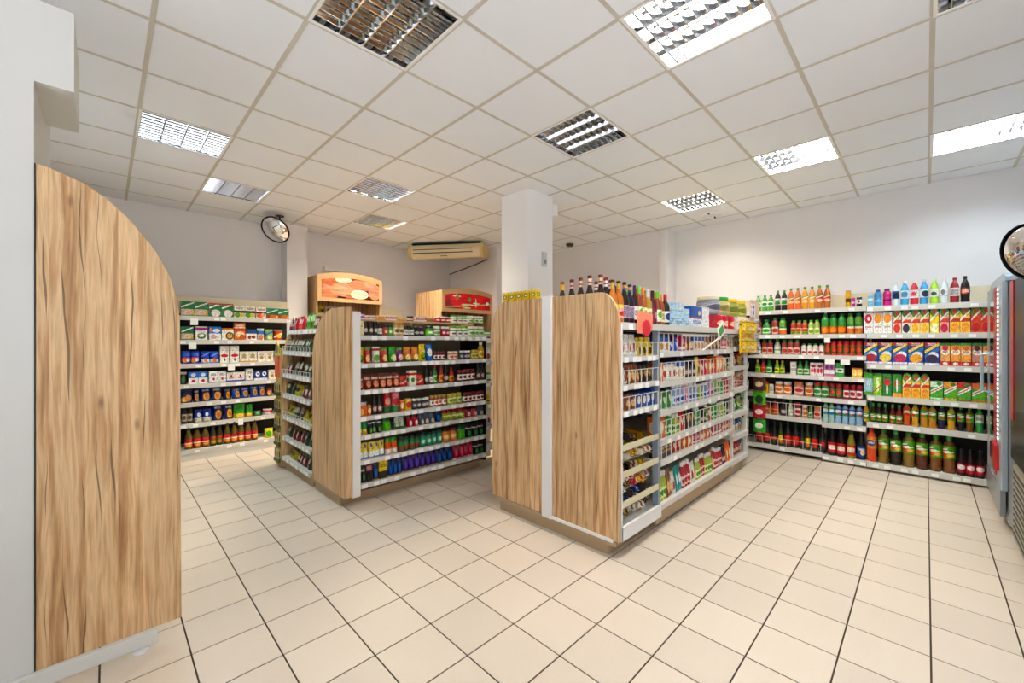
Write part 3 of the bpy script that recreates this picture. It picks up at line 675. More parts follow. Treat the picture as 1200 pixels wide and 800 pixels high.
# right drinks rack
kind('blu', 'sports_drink', 'bottle', 'pet', 'light blue sports drink bottle', '3fa9dd', 'e9f1f4', 'e8eef2|o:7fc6e8,.5,.5,.3,.4|t:1b3f7a,.2,.8,.3,.7')
kind('redd', 'sports_drink', 'bottle', 'pet', 'red sports drink bottle', 'cf2233', 'e7e7e7', 'f2eeee|t:a0a0a0,.15,.85,.2,.8|o:d84a52,.5,.5,.18,.25')
kind('blu2', 'sports_drink', 'bottle', 'pet', 'blue sports drink bottle', '2a93cf', 'd8e2e8', 'e9edf0|o:15223e,.62,.45,.3,.4')
kind('lime', 'sports_drink', 'bottle', 'pet', 'lime green sports drink bottle', 'a4d326', 'd8e8b8', 'eef2ea|o:2d4a1c,.5,.4,.22,.25')
kind('clr', 'water_bottle', 'bottle', 'pet', 'clear flavoured water bottle', 'dfe7ea', 'f0f2f2', 'f0f0f0|o:7b7f85,.4,.5,.2,.3|b:c8ccd2,.0,.12')
kind('clrb', 'water_bottle', 'bottle', 'pet', 'clear water bottle with blue label', 'd5e2ea', 'f0f2f2', '1b4f9c|o:0c1c3c,.6,.4,.3,.4')
kind('dred', 'sports_drink', 'bottle', 'pet', 'dark red drink bottle with white label', '9c1420', '8a1018', 'f0ecea|t:2a2a2a,.1,.9,.2,.8')
kind('cola', 'cola_bottle', 'bottle', 'pet', 'black cola bottle with red print', '140c0c', '2a0a0a', '1a1012|o:c8402a,.5,.5,.32,.35|t:f0e0d0,.3,.7,.3,.8')
kind('vitb', 'vitamin_drink', 'bottle', 'wide', 'short blue vitamin drink bottle', '3d8fc6', '1f5a9a', '5aa7d6|b:e8eef4,.6,.75')
kind('vitm', 'vitamin_drink', 'bottle', 'wide', 'short magenta vitamin drink bottle', 'c41f74', '7d1f6a', 'd02a80|b:3a1838,.62,.8')
kind('canlb', 'drink_can', 'can', 'can', 'pale blue drink can', '8cc4e0', 'tin', '8cc4e0|b:d8e8f0,.5,.7')
kind('canbk', 'drink_can', 'can', 'can', 'black and white drink can', '1a1a1e', 'tin', '18181c|b:e8e8e8,.35,.8|o:c02028,.5,.6,.15,.15')
kind('cansl', 'drink_can', 'can', 'can', 'silver and blue drink can', 'c8d0d8', 'tin', 'd0d8e0|o:1f4fa0,.5,.5,.35,.4')
kind('cango', 'drink_can', 'can', 'can', 'tall gold drink can', 'd9a52a', 'tin', 'd9a52a|b:5a2412,.3,.55')
kind('canmg', 'drink_can', 'can', 'can', 'small magenta drink can', 'b8358a', 'tin', 'b8358a|b:f0d8e8,.4,.6')
kind('wred', 'juice_carton', 'carton', 'box', 'white carton with red fruit', 'f4f1ec|o:d02a38,.5,.72,.42,.22|o:f4f1ec,.55,.72,.16,.09|t:b8434a,.28,.36,.15,.85|b:d8d2cc,.0,.03')
kind('worg', 'juice_carton', 'carton', 'box', 'white carton with orange fruit', 'f4f1ec|o:f0902a,.5,.72,.42,.22|o:f8b050,.42,.78,.2,.1|t:b8743a,.28,.36,.15,.85|b:d8d2cc,.0,.03')
def gb(low, fr, ring='4a9a2c'): return f'{low}|b:d23a28,.42,.56|o:{ring},.5,.86,.5,.22|o:d8502a,.5,.84,.24,.10|d:f4f2e8,.44,.09|o:{fr},.5,.2,.4,.18'
kind('gred', 'juice_carton', 'carton', 'gable', 'round-topped carton with red strawberries', gb('e8c9a0', 'd22a28'))
kind('gblk', 'juice_carton', 'carton', 'gable', 'round-topped carton with black currants', gb('eef0e2', '241a34', '3f8f2f'))
kind('gapl', 'juice_carton', 'carton', 'gable', 'round-topped carton with yellow apples', gb('f2d487', 'f0b83c'))
kind('gyel', 'juice_carton', 'carton', 'gable', 'round-topped carton with pale pineapple', gb('f6e14e', 'f6f0c8', '62a52c').replace('b:d23a28', 'b:f4d43a'))
kind('gpnk', 'juice_carton', 'carton', 'gable', 'round-topped carton with pink grapefruit', gb('eba7a0', 'c8304a'))
kind('gorg', 'juice_carton', 'carton', 'gable', 'round-topped carton with orange halves', gb('f4c862', 'f09a22'))
kind('gtom', 'juice_carton', 'carton', 'gable', 'round-topped carton with red tomatoes', gb('e05a40', 'c01c1e'))
def bigc(fr): return f'1f3f9e|b:c81f30,.82,1|d:f2d63a,.50,.13|d:2a7ab8,.30,.14|o:f4f0ec,.6,.42,.34,.16|o:{fr},.5,.28,.42,.18|b:eeeeee,.02,.10|t:f4f4f4,.84,.95,.2,.8'
kind('bche', 'juice_carton', 'carton', 'box', 'wide blue carton with red cherries', bigc('a8141c'))
kind('bmel', 'juice_carton', 'carton', 'box', 'wide blue carton with pale melon', bigc('f0cd5c'))
kind('bber', 'juice_carton', 'carton', 'box', 'wide blue carton with red berries', bigc('c01c4c'))
kind('borg', 'juice_carton', 'carton', 'box', 'wide blue carton with orange peach', bigc('f2a418'))
kind('bcur', 'juice_carton', 'carton', 'box', 'wide blue carton with dark currants', bigc('2a1a3c'))
def pc(c, d='b8302a'): return f'{c}|b:3f8a34,.88,1|o:f6efe2,.5,.60,.46,.12|o:{d},.5,.78,.3,.12|b:c8362a,.0,.2|o:f4ece4,.5,.1,.26,.06|t:8a2a22,.55,.66,.2,.8'
kind('ppin', 'juice_carton', 'carton', 'box', 'peach carton with pink top fruit', pc('e8a86a', 'c83048'))
kind('porg', 'juice_carton', 'carton', 'box', 'peach carton with orange top fruit', pc('eda35a', 'e0701e'))
kind('pdrk', 'juice_carton', 'carton', 'box', 'peach carton with dark berries', pc('c88a78', '4a1428'))
kind('gnlb', 'juice_carton', 'carton', 'box', 'slim green carton with pale blue front', '4fa534|b:9fd0dc,.15,.75|b:3f9a2f,.86,1|t:f4f8f4,.25,.7,.3,.7')
kind('gnlm', 'juice_carton', 'carton', 'box', 'slim lime green carton', '8cc63a|b:3f9a2f,.86,1|o:e8f0b8,.5,.5,.22,.34|d:c83a2a,.12,.06')
kind('gndk', 'juice_carton', 'carton', 'box', 'slim dark green carton with red fruit', '1f7a34|b:3f9a2f,.86,1|o:c82a34,.5,.62,.4,.14|o:f0f0e8,.5,.3,.14,.2')
kind('gnor', 'juice_carton', 'carton', 'box', 'slim green carton with orange fruit', '3f9a3a|o:c8201e,.5,.58,.3,.16|o:f0f0e8,.5,.5,.1,.3|b:f09a2a,.0,.16')
def gbx(fr, c='4fa52e'): return f'{c}|b:{fr},.70,1|d:f6f6f0,.30,.2|d:c8302a,.38,.05|b:{fr},.04,.12|o:3a8a2a,.7,.88,.2,.1'
kind('gx1', 'juice_carton', 'carton', 'carton', 'square green carton with white top', gbx('d8ecd0'), '3fa52c')
kind('gx2', 'juice_carton', 'carton', 'carton', 'square green carton with orange top', gbx('f29a2a'), '3fa52c')
kind('gx3', 'juice_carton', 'carton', 'carton', 'square green carton with dark red top', gbx('b8262a'), '3fa52c')
kind('gx4', 'juice_carton', 'carton', 'carton', 'square green carton with apple top', gbx('d8602c'), '3fa52c')
GL = '6db53a|o:f2f4ea,.45,.6,.4,.25|o:4a9a2a,.7,.25,.3,.22|o:c8382a,.35,.3,.2,.18|d:3f8f2a,.50,.1'
kind('smy', 'small_juice', 'bottle', 'sauce', 'small yellow juice bottle with green cap', 'e0a81e', '3fa52c', GL)
kind('smd', 'small_juice', 'bottle', 'sauce', 'small dark juice bottle with green cap', '2a1a1e', '3fa52c', GL)
kind('smr', 'small_juice', 'bottle', 'sauce', 'small red juice bottle with green cap', '8a1a22', '3fa52c', GL)
kind('jor', 'juice_bottle', 'bottle', 'juice', 'orange juice bottle with green cap', 'd8541c', '36a32c', 'd8602a|o:f0d8b8,.5,.5,.4,.3|o:c82a1e,.5,.3,.3,.2')
kind('jye', 'juice_bottle', 'bottle', 'juice', 'yellow juice bottle with green cap', 'd69a24', '36a32c', GL)
kind('jgo', 'juice_bottle', 'bottle', 'juice', 'golden apple juice bottle with green cap', 'c8861e', '36a32c', GL)
kind('jpu', 'juice_bottle', 'bottle', 'juice', 'purple juice bottle with green cap', '2a1648', '36a32c', GL)
kind('jbk', 'juice_bottle', 'bottle', 'juice', 'black currant juice bottle with green cap', '160f18', '36a32c', GL)
kind('jbr', 'juice_bottle', 'bottle', 'juice', 'brown juice bottle with green cap', '7a4a1c', '36a32c', GL)
kind('jgr', 'juice_bottle', 'bottle', 'juice', 'green juice bottle with green cap', '2f8f3a', '36a32c', 'cfe0c8|o:f0f0ec,.5,.5,.4,.3|t:3a6a3a,.3,.7,.2,.8')
BLB = '5fae34|o:f2f4ea,.42,.62,.42,.2|d:a83236,.48,.08|o:4a9a2a,.75,.75,.3,.2|o:c84a3a,.3,.25,.2,.16|o:e8c060,.62,.26,.2,.16'
kind('Bor', 'soda_bottle', 'bottle', 'juice', 'large orange soda bottle with red cap', 'dd4a1c', 'cf2a1c', 'e88a2a|o:1f3a8a,.5,.5,.36,.26|t:ffffff,.4,.6,.25,.75')
kind('Bgo', 'soda_bottle', 'bottle', 'juice', 'large amber drink bottle with green cap', '8a6a24', '36a32c', BLB)
kind('Bdk', 'soda_bottle', 'bottle', 'juice', 'large dark drink bottle with green cap', '1c1410', '36a32c', BLB)
kind('Bbr', 'soda_bottle', 'bottle', 'juice', 'large brown drink bottle with green cap', '5a2c1a', '36a32c', BLB)
kind('Bte', 'soda_bottle', 'bottle', 'juice', 'large tea-coloured drink bottle with green cap', '7c4a22', '36a32c', BLB)
kind('syr', 'syrup_bottle', 'bottle', 'sauce', 'short syrup bottle with dark cap', '240f10', '16181a', 'c01f2c|o:f0e4e0,.5,.62,.36,.24|b:8a1420,.0,.18')
# left drinks rack
kind('mlk', 'milk_bottle', 'bottle', 'pet', 'green and white drink bottle', '4fa03a', '2f8a2c', 'e8efe4|o:2f8a3a,.5,.5,.3,.3')
kind('tdk', 'juice_bottle', 'bottle', 'pet', 'dark juice bottle with green cap', '1c1016', '2f9a2a', 'e4e8d8|o:2f8a3a,.5,.3,.36,.26|t:2a2a2a,.5,.8,.2,.8')
def sq(c, lb): return (c, '36a32c', f'{lb}|d:f6f4ec,.5,.12|d:3f9a2f,.62,.1|o:f0c8a0,.5,.25,.36,.2')
kind('tor', 'juice_bottle', 'bottle', 'pet', 'orange juice bottle with green cap', *sq('e8641c', 'e8742a'))
kind('tye', 'juice_bottle', 'bottle', 'pet', 'yellow juice bottle with green cap', *sq('eb9a1e', 'f0a830'))
kind('trd', 'juice_bottle', 'bottle', 'pet', 'red-labelled juice bottle with green cap', *sq('b8641c', 'd0302a'))
kind('sju', 'kids_juice', 'bottle', 'wide', 'small red juice bottle with green cap', 'c8442a', '46b02c', 'e8d8a0|o:c83a2a,.5,.6,.4,.3|o:4a9a2a,.5,.2,.3,.2')
kind('sju2', 'kids_juice', 'bottle', 'wide', 'small pale green juice bottle', 'b8c060', '46b02c', 'dce8b0|o:8ab83a,.5,.4,.3,.3')
kind('cjr', 'carrot_juice', 'bottle', 'wide', 'carrot juice bottle with green shoulders', '2f8f34', '1f7a3a', 'e04a22|o:f08a3a,.5,.4,.3,.3|b:3a8a34,.78,1')
kind('cjo', 'carrot_juice', 'bottle', 'wide', 'orange carrot juice bottle with green shoulders', '5a9a34', '1f8a3a', 'e86a2a|b:f0e8d8,.55,.78|b:3a7a34,.78,1')
kind('clg', 'juice_bottle', 'bottle', 'sauce', 'tall pale bottle with green cap', 'b8c0a8', '2f8a2c', 'd8dccc|b:5a8a4a,.4,.6')
kind('rdg', 'juice_bottle', 'bottle', 'wide', 'reddish juice bottle with green cap', 'a03a2a', '2f8a2c', 'd8c8b8|o:b8342a,.5,.5,.35,.3')
kind('wbb', 'baby_juice', 'bottle', 'wide', 'small white juice bottle with green cap', 'e8dcd4', '2f9a34', 'f0ece6|o:c83a34,.5,.45,.26,.3')
kind('rdj', 'tomato_jar', 'jar', 'jar', 'red tomato jar with red lid', 'c8301e', 'b81a1e', '2f6a34|o:d8402a,.5,.5,.3,.3')
kind('ygb', 'syrup_bottle', 'bottle', 'sauce', 'yellow-green bottle with yellow label', '6a9a2a', 'd8b82a', 'e8d030|o:3a8a2a,.5,.5,.3,.3')
kind('gnb', 'syrup_bottle', 'bottle', 'sauce', 'green bottle with pale label', '2f8a34', '2f7a2c', 'd8e4c0|o:3a8a2a,.5,.5,.3,.3')
kind('ybx', 'tea_box', 'box', 'box', 'yellow box with red corner', 'f0c828|b:c8302a,.8,1|t:7a4a10,.3,.6,.2,.8')
kind('wbx', 'pale_box', 'box', 'box', 'pale grey box', 'd8d4c8|b:a8a498,.3,.5|t:6a685a,.6,.8,.2,.8')
kind('stb', 'baby_juice', 'carton', 'carton', 'white carton with strawberries and green cap', 'efe2de|o:d0344a,.3,.4,.2,.2|o:d0344a,.72,.4,.2,.2|o:7a2a3a,.5,.75,.4,.12', '46a83a')
kind('pkb', 'baby_juice', 'carton', 'box', 'pink and purple small carton', 'c878a0|b:f0ece8,.2,.5|o:7a3a8a,.5,.72,.3,.16')
kind('gbx', 'baby_juice', 'carton', 'box', 'green and white small carton', '4a9a4a|b:ecf0e8,.3,.62|o:2f7a34,.5,.46,.3,.1')
kind('obx', 'biscuit_box', 'box', 'box', 'orange and yellow box', 'eda63a|o:f6dc8a,.3,.5,.22,.3|o:f6dc8a,.75,.5,.2,.3|b:c8702a,.86,1')
kind('ojr', 'jar', 'jar', 'jar', 'orange jar with white lid', 'd8762a', 'e8e4da', 'f0e0c8|o:d8682a,.5,.5,.3,.3')
kind('pjr', 'jar', 'jar', 'jar', 'pinkish jar with orange lid', 'd88a6a', 'd8742a', 'f0d8d0|o:d04a4a,.5,.5,.3,.3')
kind('gjr', 'jar', 'jar', 'jar', 'green pickle jar with red lid', '3f8a3a', 'b82a2a', 'd8e0c8|o:2f7a34,.5,.5,.35,.3')
kind('rjr', 'jar', 'sauce' and 'jar', 'jar', 'red jam jar with red lid', 'a0182a', 'b81a22', 'f0ece8|o:c02a34,.5,.5,.3,.3')
kind('rgj', 'jar', 'jar', 'jar', 'red jar with green label', '8a1c1e', 'a81a1e', '3a8a44|o:d84a3a,.5,.5,.3,.3')
kind('ktc', 'ketchup_bottle', 'bottle', 'sauce', 'red sauce bottle', 'b82a1e', '8a1c1a', 'd8a04a|o:b8241e,.5,.5,.3,.3')
kind('wtl', 'water_bottle', 'bottle', 'juice', 'blue-white bottled water', '8fb8d8', '2a5ab0', '3a6ac0|o:e8f0f8,.5,.6,.4,.25|o:3f9a34,.4,.2,.3,.18|o:c82a44,.65,.3,.16,.14')
kind('wtg', 'water_bottle', 'bottle', 'juice', 'green-labelled bottled water', 'a8c8c0', '3a9a3a', '5aa840|o:e8f4f8,.5,.6,.4,.25|o:2a7ac0,.6,.25,.3,.2')
kind('drr', 'soda_bottle', 'bottle', 'sauce', 'dark bottle with red label', '160c0e', '101012', 'c8202a|o:f0e0c8,.5,.55,.3,.2|t:ffffff,.3,.45,.2,.8')
kind('ylr', 'soda_bottle', 'bottle', 'sauce', 'yellow-green bottle with red label', '8a861e', '1a2a12', 'd0281e|o:f4e6c8,.5,.6,.32,.2|t:ffffff,.3,.45,.2,.8')
kind('drb', 'soda_bottle', 'bottle', 'sauce', 'dark bottle with blue label', '140f10', '14141a', '1f3f9a|o:f0d890,.6,.4,.2,.25|t:ffffff,.6,.8,.2,.8')
kind('wnr', 'wine_bottle', 'bottle', 'wine', 'dark green bottle with red label', '16281a', '1a2a1a', 'c8342a|b:e0403a,.5,1')
kind('wnd', 'wine_bottle', 'bottle', 'wine', 'dark glass bottle with black cap', '0f1512', '0c0c0c', '2a3430|b:c8342a,.3,.7')
kind('wny', 'wine_bottle', 'bottle', 'wine', 'dark bottle with yellow label', '2a3a1a', '3a3a16', 'e8c62a|b:d8742a,.0,.4')
# far left wall rack
kind('gfd', 'frozen_box', 'box', 'box', 'dark green box with pale fish', '1f6a34|b:c8b89a,.08,.48|o:e0b49a,.55,.3,.34,.14|d:e8eee4,.55,.10|o:e8a82a,.88,.2,.1,.12')
kind('gfs', 'rice_box', 'box', 'box', 'green box with white bowl', '1f7a3a|o:ecdcd8,.55,.28,.38,.26|d:e8f0e8,.58,.12|b:c8342a,.9,1')
kind('wgk', 'salad_box', 'box', 'box', 'white and black box with vegetables', 'efe9dc|b:1a1c16,.42,.62|o:5a9a2a,.3,.25,.28,.22|o:c8c03a,.72,.25,.2,.18|t:2a2a2a,.7,.9,.15,.85')
kind('wpk', 'salad_box', 'box', 'box', 'white and pink box with salmon', 'f0e6dc|b:2a1a1c,.42,.58|o:e0643a,.4,.25,.34,.22|o:e8b0a8,.72,.32,.2,.2|t:5a2a2a,.7,.9,.15,.85')
kind('gbw', 'groats_box', 'box', 'box', 'green box with brown base', '17744a|b:8a3a1a,.0,.42|o:c8601e,.6,.24,.34,.18|d:d8ecdc,.5,.08|o:e8a82a,.9,.2,.1,.14')
kind('pur', 'rice_box', 'box', 'box', 'white box with purple top', 'f0ece6|b:a0308a,.72,.92|o:4a8a34,.5,.3,.36,.2|o:e8eede,.5,.34,.22,.12|b:d8e4c8,.92,1')
kind('blx', 'rice_box', 'box', 'box', 'bright blue box with white base', '2a7ad0|b:ecf0ea,.0,.5|o:f4f4f4,.6,.7,.3,.14|o:e8b49a,.4,.25,.25,.16|o:e8762a,.15,.75,.12,.16')
kind('owx', 'groats_box', 'box', 'box', 'pale box with orange top and dark plate', 'ecebdc|b:e8742a,.82,1|o:2a2a26,.66,.36,.34,.32|o:e8a05a,.66,.36,.24,.22|o:5a9a2a,.75,.55,.1,.1')
kind('orx', 'groats_box', 'box', 'box', 'tall orange box', 'e8742a|b:f4ece0,.70,.76|b:d8401e,.54,.68|o:f6e4c0,.5,.34,.4,.16|o:c85a1e,.7,.2,.26,.14|t:f8f0e0,.8,.9,.15,.85')
kind('blw', 'cake_mix', 'box', 'box', 'white box with dark blue top', 'f0efe8|b:1f4a8a,.58,.9|b:1a3a24,.9,1|o:a02a1e,.3,.25,.16,.16|o:8a3a1e,.68,.28,.2,.16')
kind('pwb', 'spice_pouch', 'pouch', 'pouch', 'white pouch with blue and orange', 'dfe8ec|b:3a7ab8,.5,.8|o:e8682a,.6,.25,.3,.22')
kind('pgb', 'spice_pouch', 'pouch', 'pouch', 'green pouch with blue stripe', '8aba5a|d:2a6ab0,.35,.2|o:f0e0a0,.6,.22,.26,.18')
kind('prg', 'spice_pouch', 'pouch', 'pouch', 'red pouch with yellow food', 'c82a24|d:f0e4c8,.2,.18|o:e8c23a,.6,.4,.26,.2|b:5aa02a,.86,1')
kind('bor', 'cereal_bag', 'bag', 'pouch', 'royal blue bag with orange dish', '2338b0|b:3a6ad0,.62,.82|o:e8842a,.4,.26,.36,.2|b:d8304a,.42,.5|o:f0eee8,.75,.3,.2,.14')
kind('bow', 'cereal_bag', 'bag', 'pouch', 'royal blue bag with white bowl', '2a44b8|b:e8ecf2,.05,.34|o:e8762a,.45,.25,.22,.16|d:5a8ae0,.5,.12')
kind('wrl', 'sugar_jar', 'jar', 'box', 'tall white pack with red oval', 'f2efe9|o:c8202a,.5,.42,.4,.10|o:2a2a2e,.5,.18,.08,.1|b:d8d4cc,.70,.73|b:e2dfd8,.73,1')
kind('wfl', 'flour_bag', 'box', 'box', 'white flour pack with golden base', 'efe9da|b:d8a84a,.0,.12|o:b8a46a,.5,.6,.26,.2|t:8a7a4a,.35,.5,.2,.8')
kind('whr', 'flour_bag', 'box', 'box', 'white flour pack with heart', 'f4efe4|o:b89a4a,.5,.4,.2,.16|b:d8c8b8,.80,.9|t:a08a5a,.6,.75,.2,.8')
kind('bsw', 'sugar_bag', 'box', 'box', 'blue and white sugar pack', 'f2f2f2|b:1f6ac8,.5,1|o:e8f0f8,.5,.75,.26,.14|o:c82a34,.5,.24,.2,.12')
kind('wsg', 'sugar_bag', 'box', 'box', 'white sugar pack with red dot', 'f4f2ee|o:c82a2a,.55,.32,.14,.12|t:5a6a8a,.6,.8,.2,.8|b:2a4ab0,.0,.06')
kind('wlo', 'sugar_bag', 'box', 'box', 'low white pack with blue base', 'efeae2|b:2f50b8,.0,.16|o:b8404a,.5,.6,.12,.14|t:7a6a5a,.3,.5,.2,.8')
kind('nvy', 'salt_pack', 'box', 'box', 'navy pack with white circle', '16307a|b:eceff4,.0,.22|o:f2f4f6,.5,.64,.32,.24|o:2a58b8,.5,.64,.14,.11')
kind('dgp', 'seed_bag', 'bag', 'pouch', 'dark pack with green front', '241c18|o:2f6a34,.5,.4,.3,.3|b:d8d0c0,.8,1')
kind('nor', 'pasta_bag', 'bag', 'pouch', 'navy pasta bag with orange window', '14235e|o:e8a034,.62,.36,.3,.3|o:c86a1e,.62,.36,.18,.16|t:d8e0f0,.74,.86,.2,.8')
kind('nlb', 'pasta_bag', 'bag', 'pouch', 'mid blue pasta bag with golden window', '1c4ea8|o:d89a3c,.6,.42,.28,.28|o:a8601e,.6,.42,.16,.15|t:e4ecf6,.76,.88,.2,.8')
kind('nye', 'pasta_bag', 'bag', 'pouch', 'navy bag with yellow corner food', '15255c|o:e8c25a,.3,.25,.26,.2|o:d8802a,.66,.34,.28,.24')
kind('rdb', 'soup_bag', 'bag', 'pouch', 'brown and red snack bag', '7a2a1c|o:e0b07a,.5,.35,.35,.25|b:2a1410,.8,1')
kind('sbw', 'noodle_bag', 'bag', 'pouch', 'small blue bag with pale base', '1c3aa8|b:d8cfb8,.0,.36|o:e8ecf0,.5,.6,.2,.16')
kind('gyb', 'noodle_bag', 'bag', 'pouch', 'green and yellow noodle bag', '3a9a34|o:2a7a2a,.5,.68,.34,.18|b:e0a834,.0,.32|o:f0d060,.5,.2,.3,.14')
kind('lgr', 'lentil_bag', 'bag', 'pouch', 'low dark green bag', '1c3a22|o:4a8a3a,.5,.4,.3,.3')
kind('lrw', 'lentil_bag', 'bag', 'pouch', 'low red and white bag', 'd8d4cc|b:b82a24,.4,.8')
kind('gjc', 'coffee_jar', 'jar', 'jar', 'dark glass jar with pale label', '2a1812', '1a1210', 'c8c0b0|o:6a4a2a,.5,.5,.3,.3')
kind('oil', 'oil_bottle', 'bottle', 'sauce', 'dark golden oil bottle with red label', '5a4a12', '2a2410', 'c82230|b:f0e2c8,.38,.55|o:e8a040,.5,.2,.3,.16')
kind('oilg', 'oil_bottle', 'bottle', 'sauce', 'dark oil bottle with green label', '2c2a12', '1a1a10', '3a6a2a|b:c82a2c,.6,.9|o:d8902a,.5,.25,.3,.2')
kind('ybg', 'rice_bag', 'bag', 'pouch', 'yellow and green rice bag', 'd8cf3a|o:4a9a34,.5,.4,.34,.3')
# middle island kinds
kind('cjb', 'spice_jar', 'jar', 'jar', 'dark jar with black lid', '1c120e', '100c0a', '2a201a|o:c8c0b0,.5,.5,.3,.3')
kind('cjw', 'spice_jar', 'jar', 'jar', 'dark jar with white label', '22140e', '1a1412', 'e8e4da|t:5a4a3a,.3,.7,.2,.8')
kind('cjr2', 'spice_jar', 'jar', 'jar', 'red jar with dark lid', 'c82a20', '22140e', 'e04030|o:f0d8c8,.5,.5,.25,.25')
kind('cjg', 'spice_jar', 'jar', 'jar', 'green jar with dark lid', '3a9a2c', '1c2412', '6ac03a|o:f0f0d8,.5,.5,.25,.25')
kind('ctn', 'mustard_jar', 'jar', 'jar', 'tan mustard jar with gold lid', 'c8a464', 'b88a2a', 'e8dcb8|o:8a5a2a,.5,.5,.3,.3')
kind('cgp', 'pickle_jar', 'jar', 'jar', 'pickle jar with pale green label', '8a9a4a', 'e8e6d8', 'e4ecd8|o:7aa84a,.5,.45,.34,.3')
kind('crj', 'beet_jar', 'jar', 'jar', 'red beet jar with white lid', '7a1020', 'e0d8cc', 'c83a44|o:f0e0d8,.5,.5,.3,.25')
kind('clj', 'horseradish_jar', 'jar', 'jar', 'white horseradish jar with green lid', 'e4e4d4', '6aa83a', 'f0f0e4|o:8a4a6a,.5,.3,.3,.2|b:6aa83a,.75,1')
kind('crb', 'cream_box', 'box', 'box', 'cream coloured upright box', 'ece0a8|b:d8c880,.0,.08|t:8a7a3a,.6,.7,.25,.75')
kind('flt', 'flat_box', 'box', 'box', 'flat white and red box', 'efe6dc|b:c8342a,.3,.7|t:f8f4f0,.4,.6,.1,.9')
kind('fly', 'flat_box', 'box', 'box', 'flat cream and orange box', 'f0d8a0|b:e8944a,.0,.3|t:8a5a2a,.5,.8,.1,.9')
kind('flb', 'blue_bag', 'bag', 'pouch', 'white and blue bag', 'e8ecf4|b:2a4ac0,.3,.6|o:c83ab0,.8,.7,.15,.2')
kind('s_y', 'soup_pouch', 'pouch', 'pouch', 'yellow and green soup pouch', 'e8c42a|o:2a2a1a,.5,.3,.34,.22|o:6ab03a,.5,.34,.24,.14')
kind('s_r', 'soup_pouch', 'pouch', 'pouch', 'red soup pouch', 'b8281e|o:e8b87a,.5,.3,.34,.22|b:5a8a2a,.8,1')
kind('s_w', 'soup_pouch', 'pouch', 'pouch', 'white and green soup pouch', 'd8d4c4|o:5a9a34,.5,.32,.34,.2|b:a8342a,.75,.9')
kind('s_g', 'soup_pouch', 'pouch', 'pouch', 'bright green soup pouch', '2f9a2c|o:f0e0b0,.5,.3,.36,.2|b:1a5a1a,.0,.1')
kind('s_p', 'soup_pouch', 'pouch', 'pouch', 'purple soup pouch', '7a2a6a|o:e8c8a8,.5,.32,.34,.2|b:4a8a2a,.8,1')
kind('s_o', 'soup_pouch', 'pouch', 'pouch', 'orange soup pouch', 'e07a24|o:f0dca0,.5,.3,.34,.2|b:3a7a2a,.0,.14')
kind('s_b', 'soup_pouch', 'pouch', 'pouch', 'blue and white soup pouch', '2a68b0|o:f0f0ea,.5,.5,.36,.22')
kind('mt', 'sauce_pouch', 'pouch', 'pouch', 'brown meat sauce pouch', '6a2a1c|o:d88a6a,.5,.36,.36,.22|b:e8d8c8,.66,.78|t:c8342a,.68,.76,.1,.9')
kind('mtr', 'sauce_pouch', 'pouch', 'pouch', 'bright red sauce pouch', 'd0281e|d:f0d8c0,.2,.12')
kind('wgx', 'dumpling_box', 'box', 'box', 'white box with green leaf', 'ece6d4|o:3f8a34,.5,.4,.26,.14|b:c83a2a,.7,.85')
kind('dkb', 'sauce_bottle', 'bottle', 'sauce', 'dark sauce bottle', '1a100e', '0e0c0c', '4a2a24|o:c8b8a0,.5,.5,.3,.3')
kind('gnt', 'sauce_bottle', 'bottle', 'sauce', 'green sauce bottle with red cap', '2f7a2a', 'a81c1c', 'c8d8a0|o:3a8a2a,.5,.5,.3,.3')
kind('rdt', 'sauce_bottle', 'bottle', 'sauce', 'red ketchup bottle', 'b01c18', '8a1412', 'd8a840|o:b81e1a,.5,.5,.3,.3')
kind('oly', 'oil_bottle', 'bottle', 'sauce', 'golden oil bottle with white cap', 'c8941e', 'e8e4da', 'e8d87a|o:c88a1e,.5,.5,.3,.3')
kind('yjr', 'mustard_jar', 'jar', 'jar', 'yellow mustard jar with yellow lid', 'c8a42a', 'd8b82a', 'e8d87a|o:8a6a1e,.5,.5,.3,.3')
kind('oro', 'noodle_box', 'box', 'box', 'orange noodle box with white print', 'd8622a|b:2a1c16,.7,1|t:f4f0e8,.72,.92,.1,.9|o:f0b46a,.4,.28,.28,.22')
kind('rgc', 'tomato_can', 'can', 'can', 'red and green tall can', 'c8283a', 'tin', 'c8283a|b:1f6a34,.0,.3|o:e8a08a,.5,.6,.3,.2')
kind('pgc', 'tomato_can', 'can', 'can', 'pink and green tall can', 'd8707a', 'tin', 'd87a80|b:2f8a44,.0,.3|o:c82a34,.5,.55,.3,.2')
kind('smo', 'pate_tin', 'can', 'can', 'small orange tin', 'd8682a', 'tin', 'd8682a|o:f0d8a8,.5,.5,.3,.3')
kind('yrt', 'pate_tin', 'can', 'can', 'small yellow and red tin', 'e8c23a', 'tin', 'e8c23a|o:c8302a,.5,.5,.3,.3')
kind('dwl', 'cream_jar', 'jar', 'jar', 'dark jar with broad white lid', '2a1a14', 'f0eee8', '3a4a5a|o:c8b0a0,.5,.5,.3,.3')
kind('owl', 'jam_jar', 'jar', 'jar', 'amber jar with white label', '9a4a1a', 'b88a3a', 'f0e8dc|o:c85a3a,.5,.5,.24,.3')
kind('ygl', 'jam_jar', 'jar', 'jar', 'yellow-green preserve jar', 'b8a42e', 'c8b83a', 'dce09a|o:6a9a2a,.5,.5,.3,.3')
kind('drw', 'jam_jar', 'jar', 'jar', 'dark red jar with white label', '4a1014', '8a1a1a', 'ece4da|o:8a2a2a,.5,.5,.24,.3')
kind('gyp', 'seed_packet', 'pouch', 'pouch', 'green and yellow spice packet', '2f8a4a|b:d8d62a,.0,.4|o:e8742a,.5,.15,.2,.12')
